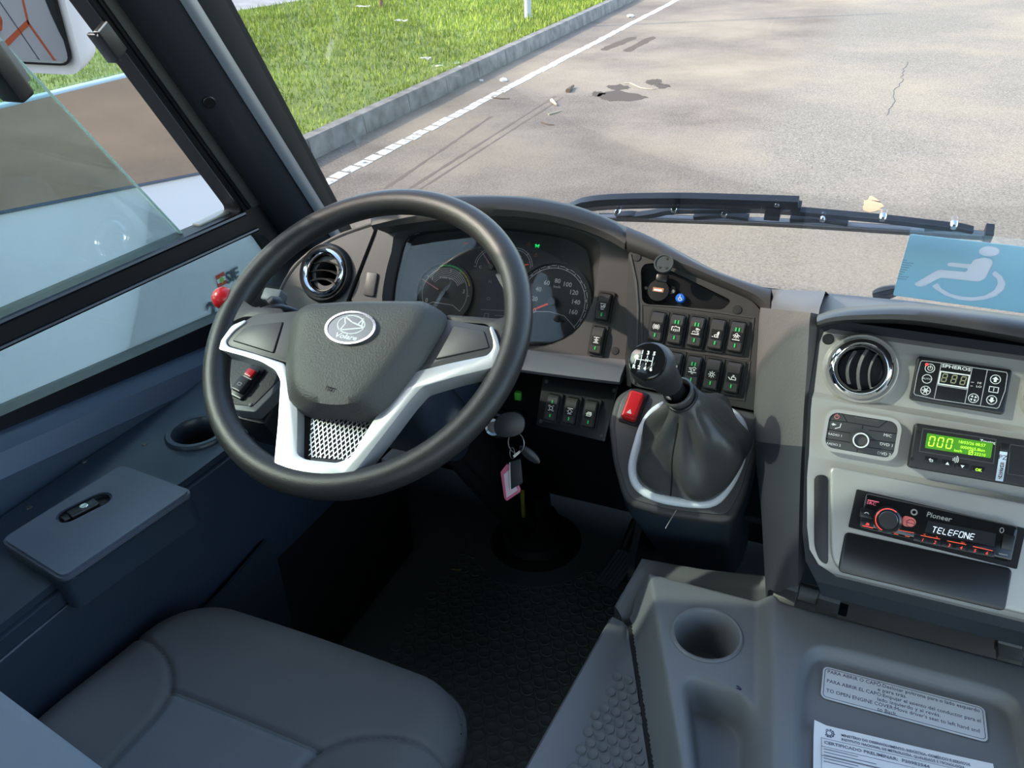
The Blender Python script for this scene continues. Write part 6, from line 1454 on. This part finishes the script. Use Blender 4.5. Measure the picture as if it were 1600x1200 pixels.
ol2 = [V((x, y, ZC-.052)) for x, y in ol]; cc_ = V((SX, .3, 0))
def inset(r, k_, z): return [V((cc_.x+(p.x-cc_.x)*k_, cc_.y+(p.y-cc_.y)*k_, z)) for p in r]
wpart('cushion_side', loft([inset(ol2, .985, ZC-.046), inset(ol2, 1.0, ZC-.056), inset(ol2, .995, ZC-.09), inset(ol2, .94, ZC-.125), inset(ol2, .85, ZC-.13)], True, True), SEATF, seat, ang=60)
wpart('pedestal', loft([inset(ol2, .70, ZC-.12), inset(ol2, .62, .20), inset(ol2, .66, .0)], True, True), DARK, seat)
# backrest: only its right side bolster reaches into the picture
B0, B1 = onx(165, 1200, -.345), onx(0, 1075, -.345); bd = (B1-B0).normalized()
BLUE = mat('backrest_vinyl', (.10, .13, .175), .6, bump=(500, .3), bdist=.0004)
rows = []
for s_ in np.linspace(-.42, .30, 20):
    p = B0+bd*s_; fwd = V((0, bd.z, -bd.y)); wdt = 1-.12*max(0, s_)
    rows.append([V((SX, p.y-.045, p.z)), V((-.46, p.y-.038, p.z)), V((-.40, p.y-.012, p.z)), V((-.372, p.y-.001, p.z)), V((-.352, p.y+.000, p.z)), V((-.345, p.y-.006, p.z)), V((-.335, p.y-.05, p.z)), V((-.34, p.y-.11, p.z)), V((SX, p.y-.13, p.z))])
rows2 = [[V((2*SX-q.x, q.y, q.z)) for q in r[1:-1]][::-1] for r in rows]
wpart('backrest', loft([r+r2 for r, r2 in zip(rows, rows2)], True, True), BLUE, seat, 'blue grey side of the backrest', ang=60)
# ------------------------------------------------------------------ side console left of the seat
SZ = .60
con_ = thing('side_console', 'dark blue-grey storage console along the side wall, left of the seat', 'console', (-.9, .5, 0))
RX = onx(301, 747, 0).x*0 + onz(301, 747, SZ).x
chx, chy = onz(308, 674, SZ+.003).x, onz(308, 674, SZ+.003).y
print('RX', RX, 'cup', chx, chy)
bm = holed(rounded([(-.998, -.3), (RX-.006, -.3), (RX, .62), (RX+.004, .66), (-.795, .80), (-.79, 1.05), (-.998, 1.05)], .01), [[(chx+.040*math.cos(2*PI*i/48), chy+.040*math.sin(2*PI*i/48)) for i in range(48)]], .36, SZ)
bmesh.ops.bevel(bm, geom=[e_ for e_ in bm.edges if all(abs(v_.co.z-SZ) < 1e-5 and (v_.co.xy-V((chx, chy))).length > .0405 for v_ in e_.verts) and len(e_.link_faces) == 2 and e_.calc_face_angle(0) > 1], offset=.010, segments=4, affect='EDGES')
body_ = wpart('body', bm, NAVY, con_, ang=45)
wpart('lower_ledge', poly_prism([(-.95, -.3), (RX+.002, -.3), (RX+.002, .635), (-.95, .635)], .20, .571, .003, 3), NAVY, con_, ang=45)
wpart('lower_panel', box(-1.03, -.3, 0, RX-.02, 1.2, .36, .01), DARK, con_)
pk0, pk1 = onx(345, 922, -.79), onx(413, 843, -.79)
wpart('map_pocket', thicken(loft([[V((-.79, y, zt_)) for y, zt_ in ((.40, pk0.z), (max(pk0.y, .61), pk0.z), (pk1.y, pk1.z), (pk1.y+.012, pk1.z-.02))], [V((-.798, y, .05)) for y in (.40, max(pk0.y, .61), pk1.y, pk1.y+.012)]]), .006), mat('pocket_navy', (.020, .028, .036), .35), con_)
# lid
lz_ = .619
lc_ = [lz(190, 724, lz_), lz(302, 765, lz_), lz(97, 905, lz_), lz(-2, 842, lz_)]
lp4 = [(lc_[3][0], lc_[3][1]), (lc_[2][0], lc_[2][1]), (lc_[1][0], lc_[1][1]), (lc_[0][0], lc_[0][1])]
slot_c = V(lz(137, 790, lz_)); 
sa, sb = V(lz(92, 812, lz_)), V(lz(170, 773, lz_)); sdir = (sb-sa).normalized(); shf = .013; sl_len = (sb-sa).length/2
def capsule(c, d, hl, r, k=8):
    n_ = V((-d.y, d.x)); out = []
    for s0_, a0_ in ((1, -90), (-1, 90)):
        for i in range(k+1):
            a_ = math.radians(a0_+180*i/k); out.append(tuple(c+d*(s0_*(hl-r))+d*(r*math.cos(a_))+n_*(r*math.sin(a_))))
    return out
slot = capsule((sa+sb)/2, sdir, sl_len, shf)
lo_ = rounded(lp4, .014, 5)
lidt = holed(lo_, [slot], lz_-.010, lz_)
bmesh.ops.bevel(lidt, geom=[e_ for e_ in lidt.edges if abs(e_.verts[0].co.z-lz_) < 1e-5 and abs(e_.verts[1].co.z-lz_) < 1e-5 and len(e_.link_faces) == 2 and abs(e_.calc_face_angle(0)-PI/2) < .2], offset=.003, segments=2, affect='EDGES')
lidp = wpart('storage_lid', lidt, LIDM, con_, 'satin lid with inset lock', ang=40)
loz = [V((x, y, lz_-.008)) for x, y in lo_]
wpart('lid_side', loft([loz, off(loz, (0, 0, -.02)), off(loz, (.003, 0, -.042))], True, True), NAVY, lidp)  # side darker than the lid top, its shade put into the colour
sl3 = [V((x, y, lz_-.001)) for x, y in slot]
fl_ = loft([sl3, [V((p.x, p.y, lz_-.007)) for p in sl3]], True); 
wpart('lock_recess', add(fl_, poly_prism(slot, lz_-.0078, lz_-.0072)), DARK, lidp)
mid_ = (sa+sb)/2; lkf = Fr((mid_.x, mid_.y, lz_-.0072), (sdir.x, sdir.y, 0), (-sdir.y, sdir.x, 0))
lb_ = wpart('latch', fshift(add(rbox(-.020, -.009, .016, .008, 0, .0085, .0015, .001), rbox(-.029, -.007, -.0205, .007, 0, .006, .001, .001)), lkf), BLACK, lidp)
wpart('lock_cylinder', fshift(add(disc(.0052, .008, .0095, (.0, .0005), 24, .0006), strokes([[(-.0025, .0005), (.0025, .0005)]], .0012, .0095)), lkf), CHR, lb_)
# long trim strip with screws along the wall
trim_ = [onz(x, y, SZ) for x, y in ((-40, 815), (130, 722), (230, 690), (290, 655), (330, 632))]
wpart('wall_strip', tube([V((-1.004, y, SZ+.004)) for y in (-.3, .3, .6, .9, 1.1)], .0035, 8), NAVY, con_)
for x, y in ((43, 788), (130, 716), (224, 689)):
    p = onz(x, y, SZ+.006); wpart('screw', add(shift(lathe([(0, 0), (.0042, 0), (.0036, .0018), (0, .002)], seg=14), Matrix.Translation((p.x, p.y, SZ))), shift(strokes([[(-.002, 0), (.002, 0)], [(0, -.002), (0, .002)]], .0008, .002, .0002), Matrix.Translation((p.x, p.y, SZ)))), mat('dark_screw', (.10, .10, .10), .4, metal=.6), con_)
# cup holder
cl_ = onz(255, 678, SZ+.006); cb_ = onz(292, 704, SZ+.006)
hc = thing('cup_holder', 'dark round cup holder ring set in the side console behind the steering wheel', 'cup holder', (onz(308, 674, SZ+.003).x, onz(308, 674, SZ+.003).y, SZ))
part('ring', lathe([(.0475, -.001), (.0475, .003), (.045, .006), (.038, .0055), (.0355, .002), (.0345, -.02), (.033, -.07), (0, -.07)], seg=48), mat('holder_plastic', (.030, .040, .052), .35), hc, ang=45)
part('well', lathe([(.0338, -.022), (.0325, -.020), (.0315, -.024), (.030, -.066), (0, -.068)], seg=40), PIT, hc)
# ------------------------------------------------------------------ battery switch panel behind the wheel, left
BPn = tilt(tuple(atd(400, 600, 1.16)), 62)
bs = thing('battery_switch_panel', 'angled panel with red and black battery switch left of the steering wheel', 'switch panel', BPn)
o_ = [BPn.uv(x, y) for x, y in ((352, 560), (372, 545), (400, 545), (452, 572), (446, 596), (398, 644), (362, 640), (350, 625))]
part('plate', poly_prism(rounded(o_, .004), -.02, 0, .002), mat('plate_grey', (.16, .17, .18), .5), bs)
i_ = [BPn.uv(x, y) for x, y in ((358, 562), (386, 548), (440, 575), (436, 594), (395, 635), (364, 632))]
part('insert', poly_prism(rounded(i_, .003), 0, .0012, .0004), mat('insert_grain', (.030, .032, .034), .5, bump=(700, .9), bdist=.0008), bs)
a_, b_ = V(BPn.uv(372, 617)), V(BPn.uv(402, 580)); ang_ = math.atan2((b_-a_).y, (b_-a_).x)-PI/2; mid_ = V(BPn.uv(389, 598)); Ls = (b_-a_).length
sm = Matrix.Translation((mid_.x, mid_.y, 0)) @ Matrix.Rotation(ang_, 4, 'Z')
part('switch_bezel', shift(rbox(-.0135, -Ls*.66, .0135, Ls*.62, 0, .006, .003, .002), sm), BLACK, bs)
rk = part('rocker', shift(rbox(-.0095, -Ls*.5, .0095, .002, .005, .013, .002, .002), sm), mat('switch_black', (.018, .018, .018), .38), bs)
part('rocker_top', shift(rbox(-.0095, .002, .0095, Ls*.5, .005, .009, .002, .001), sm), mat('switch_black', (.018, .018, .018), .38), bs)
part('red_button', shift(rbox(-.0070, .005, .0070, Ls*.38, .008, .0125, .0015, .001), sm), REDP, bs, 'red rocker end')
part('battery_mark', shift(strokes([[(-.003, -Ls*.3), (.003, -Ls*.3), (.003, -Ls*.3+.004), (-.003, -Ls*.3+.004), (-.003, -Ls*.3)]], .0006, .013), sm), GREYP, rk)
for x, y in ((362, 626), (392, 633)): part('screw', shift(lathe([(0, 0), (.003, 0), (.0026, .0014), (0, .0016)], seg=14), Matrix.Translation((*BPn.uv(x, y), .001))), mat('dark_screw', (.10, .10, .10), .4, metal=.6), bs)
part('bracket', shift(box(-.03, -.05, -.10, .03, .03, -.02, .01), Matrix.Identity(4)), DARK, bs)
# ------------------------------------------------------------------ pedal
pd = tilt(tuple(atd(958, 888, 1.72)), 35)
pe = thing('accelerator_pedal', 'black ribbed accelerator pedal in the footwell beside the engine cover', 'pedal', pd)
pts_ = [pd.uv(x, y) for x, y in ((966, 856), (1003, 868), (962, 922), (930, 908))]
part('pad', poly_prism(rounded(pts_, .006), -.02, 0, .003), mat('pedal_rubber', (.030, .032, .032), .6), pe)
a, b, c, d_ = [V(p) for p in pts_]
part('ribs', strokes([[tuple(a.lerp(b, t)*.94+(d_.lerp(c, t))*.06), tuple(a.lerp(b, t)*.04+(d_.lerp(c, t))*.96)] for t in (.1, .26, .42, .58, .74, .9)], .006, 0, .004), mat('pedal_rubber', (.030, .032, .032), .6), pe)
part('pedal_arm', tube([V((0, -.02, -.015)), V((.02, .10, -.03)), pd.loc(V((-.30, 1.48, .20)))], .01, 10), DARK, pe)
single('straw', tube(smooth_curve([onz(706, 889, .004), onz(714, 890.5, .004), onz(721, 890, .004)], 8), .0011, 6), mat('straw', (.50, .42, .10), .7), 'thin yellow straw lying on the dark floor mat', 'straw')
# ------------------------------------------------------------------ windscreen: disabled badge, wipers
a, b, c = WS.W(1422, 366, .002), WS.W(1600, 386, .002), WS.W(1394, 461, .002)
ex = (b-a).normalized(); up_ = (a-c); ey = (up_-ex*up_.dot(ex)).normalized(); bh = up_.dot(ey); bw = bh*1.42
bf = Fr(a+ex*bw/2-ey*bh/2, ex, ey)
bd_ = thing('accessibility_sign', 'light blue wheelchair sign standing against the bottom of the windscreen', 'sign', bf)
PICT = transl('sign_pale', (.95, .94, .94))
def S8(x, y): return bf.uv(1380+x*.1375, 340+y*.1375)
def poly8(pts): return [S8(*p) for p in pts]
hd = poly8([(1205+120*math.cos(t), 380+58*math.sin(t)) for t in [i*PI/14 for i in range(28)]])
tor = rounded(poly8([(1040, 470), (1150, 450), (1230, 470), (1252, 510), (1160, 690), (1090, 725), (1040, 722), (650, 680), (470, 775), (420, 788), (360, 765), (355, 745), (620, 590), (650, 588), (940, 615), (970, 575), (740, 550), (722, 525), (760, 505), (1000, 528), (1015, 490)]), .003)
wheel_o = poly8([(1270, 598), (1350, 660), (1392, 745), (1370, 820), (1280, 890), (1150, 930), (1000, 946), (850, 930), (700, 880), (600, 820), (553, 775), (620, 737), (660, 800), (760, 860), (900, 895), (1040, 900), (1160, 880), (1260, 820), (1303, 745), (1290, 690), (1232, 640)])
wheel_o = rounded(wheel_o, .002)
part('card', holed(rrect(-bw/2, -bh/2, bw/2, bh/2, .004), [hd, tor, wheel_o], -.001, .0005), transl('sign_blue', (.60, .80, .84)), bd_)
part('pictogram', fill([hd, tor, wheel_o], -.0008, .0014), PICT, bd_, 'pale wheelchair pictogram')
u, v = S8(270, 590); part('small_print', strokes([[S8(225+i*17-j*9, 480+j*26+i*1.5), S8(234+i*17-j*9, 476+j*26+(i*7 % 11)+i*1.5)] for j in range(9) for i in range(3+(j*5) % 6)], .0008, .0005, .0001), mat('small_ink', (.10, .16, .20), .6), bd_)
WO = -.045
def wpx(x, y, w=WO): return WS.W(x, y, w)
wi = thing('windscreen_wiper', 'black windscreen wiper with riveted blade lying across the windscreen', 'wiper', wpx(1200, 340)); wm = wi.matrix_basis.inverted()
def wbox(p0, p1, hw, t0, t1):
    d = (p1-p0).normalized(); s_ = WS.n.cross(d).normalized(); 
    return loft([[p+s_*a*k_-WS.n*b for a, b in ((-1, t0), (1, t0), (1, t1), (-1, t1))] for p, k_ in ((p0, hw[0]), (p1, hw[1]))], True, True)
def wstrip(pts, hw, t0, t1, n_=16):
    tm_ = (t0+t1)/2; t0, t1 = t0-tm_, t1-tm_
    P = smooth_curve([wpx(*p, WO-tm_) for p in pts], n_); rows = []
    for i, p in enumerate(P):
        d = (P[min(i+1, n_-1)]-P[max(i-1, 0)]).normalized(); s_ = WS.n.cross(d).normalized(); h_ = hw[0]+(hw[1]-hw[0])*i/(n_-1)
        rows.append([p+s_*(a*h_)-WS.n*b for a, b in ((-1, t0), (1, t0), (1, t1), (-1, t1))])
    return loft(rows, True, True)
WBM = mat('wiper_black', (.018, .019, .021), .38)
part('arm', shift(wstrip([(880, 336), (910, 320), (960, 314), (1060, 312), (1150, 314), (1248, 317)], (.011, .0085), -.014, .0), wm), WBM, wi, ang=40)
part('arm_lip', shift(wstrip([(905, 328), (960, 323), (1060, 321), (1190, 324)], (.002, .002), -.020, -.010), wm), WBM, wi)
part('bridge', shift(wstrip([(980, 340), (1020, 334), (1053, 328), (1120, 327), (1180, 326), (1215, 328), (1260, 331), (1380, 342), (1440, 349), (1490, 355)], (.0048, .0040), -.008, .004, 28), wm), WBM, wi, ang=40)
part('blade', shift(wstrip([(935, 339), (1000, 340.5), (1200, 347), (1400, 359), (1550, 369)], (.0035, .0035), .004, .018, 20), wm), WBM, wi, ang=40)
part('blade_rail', shift(wstrip([(935, 338), (1000, 338.5), (1200, 344), (1400, 356), (1550, 366)], (.0012, .0012), -.002, .006, 20), wm), mat('rail_grey', (.30, .31, .33), .4), wi)
part('end_clip', shift(wstrip([(1538, 364), (1551, 365.5)], (.0095, .0095), -.006, .016, 4), wm), WBM, wi)
for px_ in ([(965, 337), (985, 335), (1005, 338)], [(1085, 338), (1130, 335), (1170, 340)], [(1235, 341), (1285, 342), (1325, 348)], [(1445, 355), (1490, 354), (1520, 360)]):
    part('link', shift(wstrip(px_, (.004, .003), -.006, .006, 8), wm), WBM, wi, ang=40)
part('coupling', shift(add(wbox(wpx(1198, 322), wpx(1222, 325), (.012, .010), -.02, .004), wbox(wpx(1237, 321), wpx(1252, 323), (.009, .009), -.012, .004)), wm), WBM, wi)
for x, y in ((964, 334), (1053, 329), (1131, 336), (1209, 328), (1285, 343), (1379, 342), (1490, 354), (1214, 320)):
    f2 = Fr(wpx(x, y, WO+.012), WS.ex, WS.ey)
    part('rivet', shift(lathe([(0, .004), (.004, .003), (.0056, .0), (.0056, -.008)], seg=14), wm @ f2.M()), CHR, wi)
pv = thing('wiper_pivot', 'dark wiper pivot at the foot of the windscreen, left of the wheelchair sign', 'wiper', WS.W(1388, 458, -.03))
part('pivot', shift(tube(smooth_curve([WS.W(1366, 461, -.03), WS.W(1385, 457, -.03), WS.W(1402, 453, -.03)], 6), [.008, .011, .012, .012, .011, .009], 10), pv.matrix_basis.inverted()), WBM, pv)
bpy.context.view_layer.update()
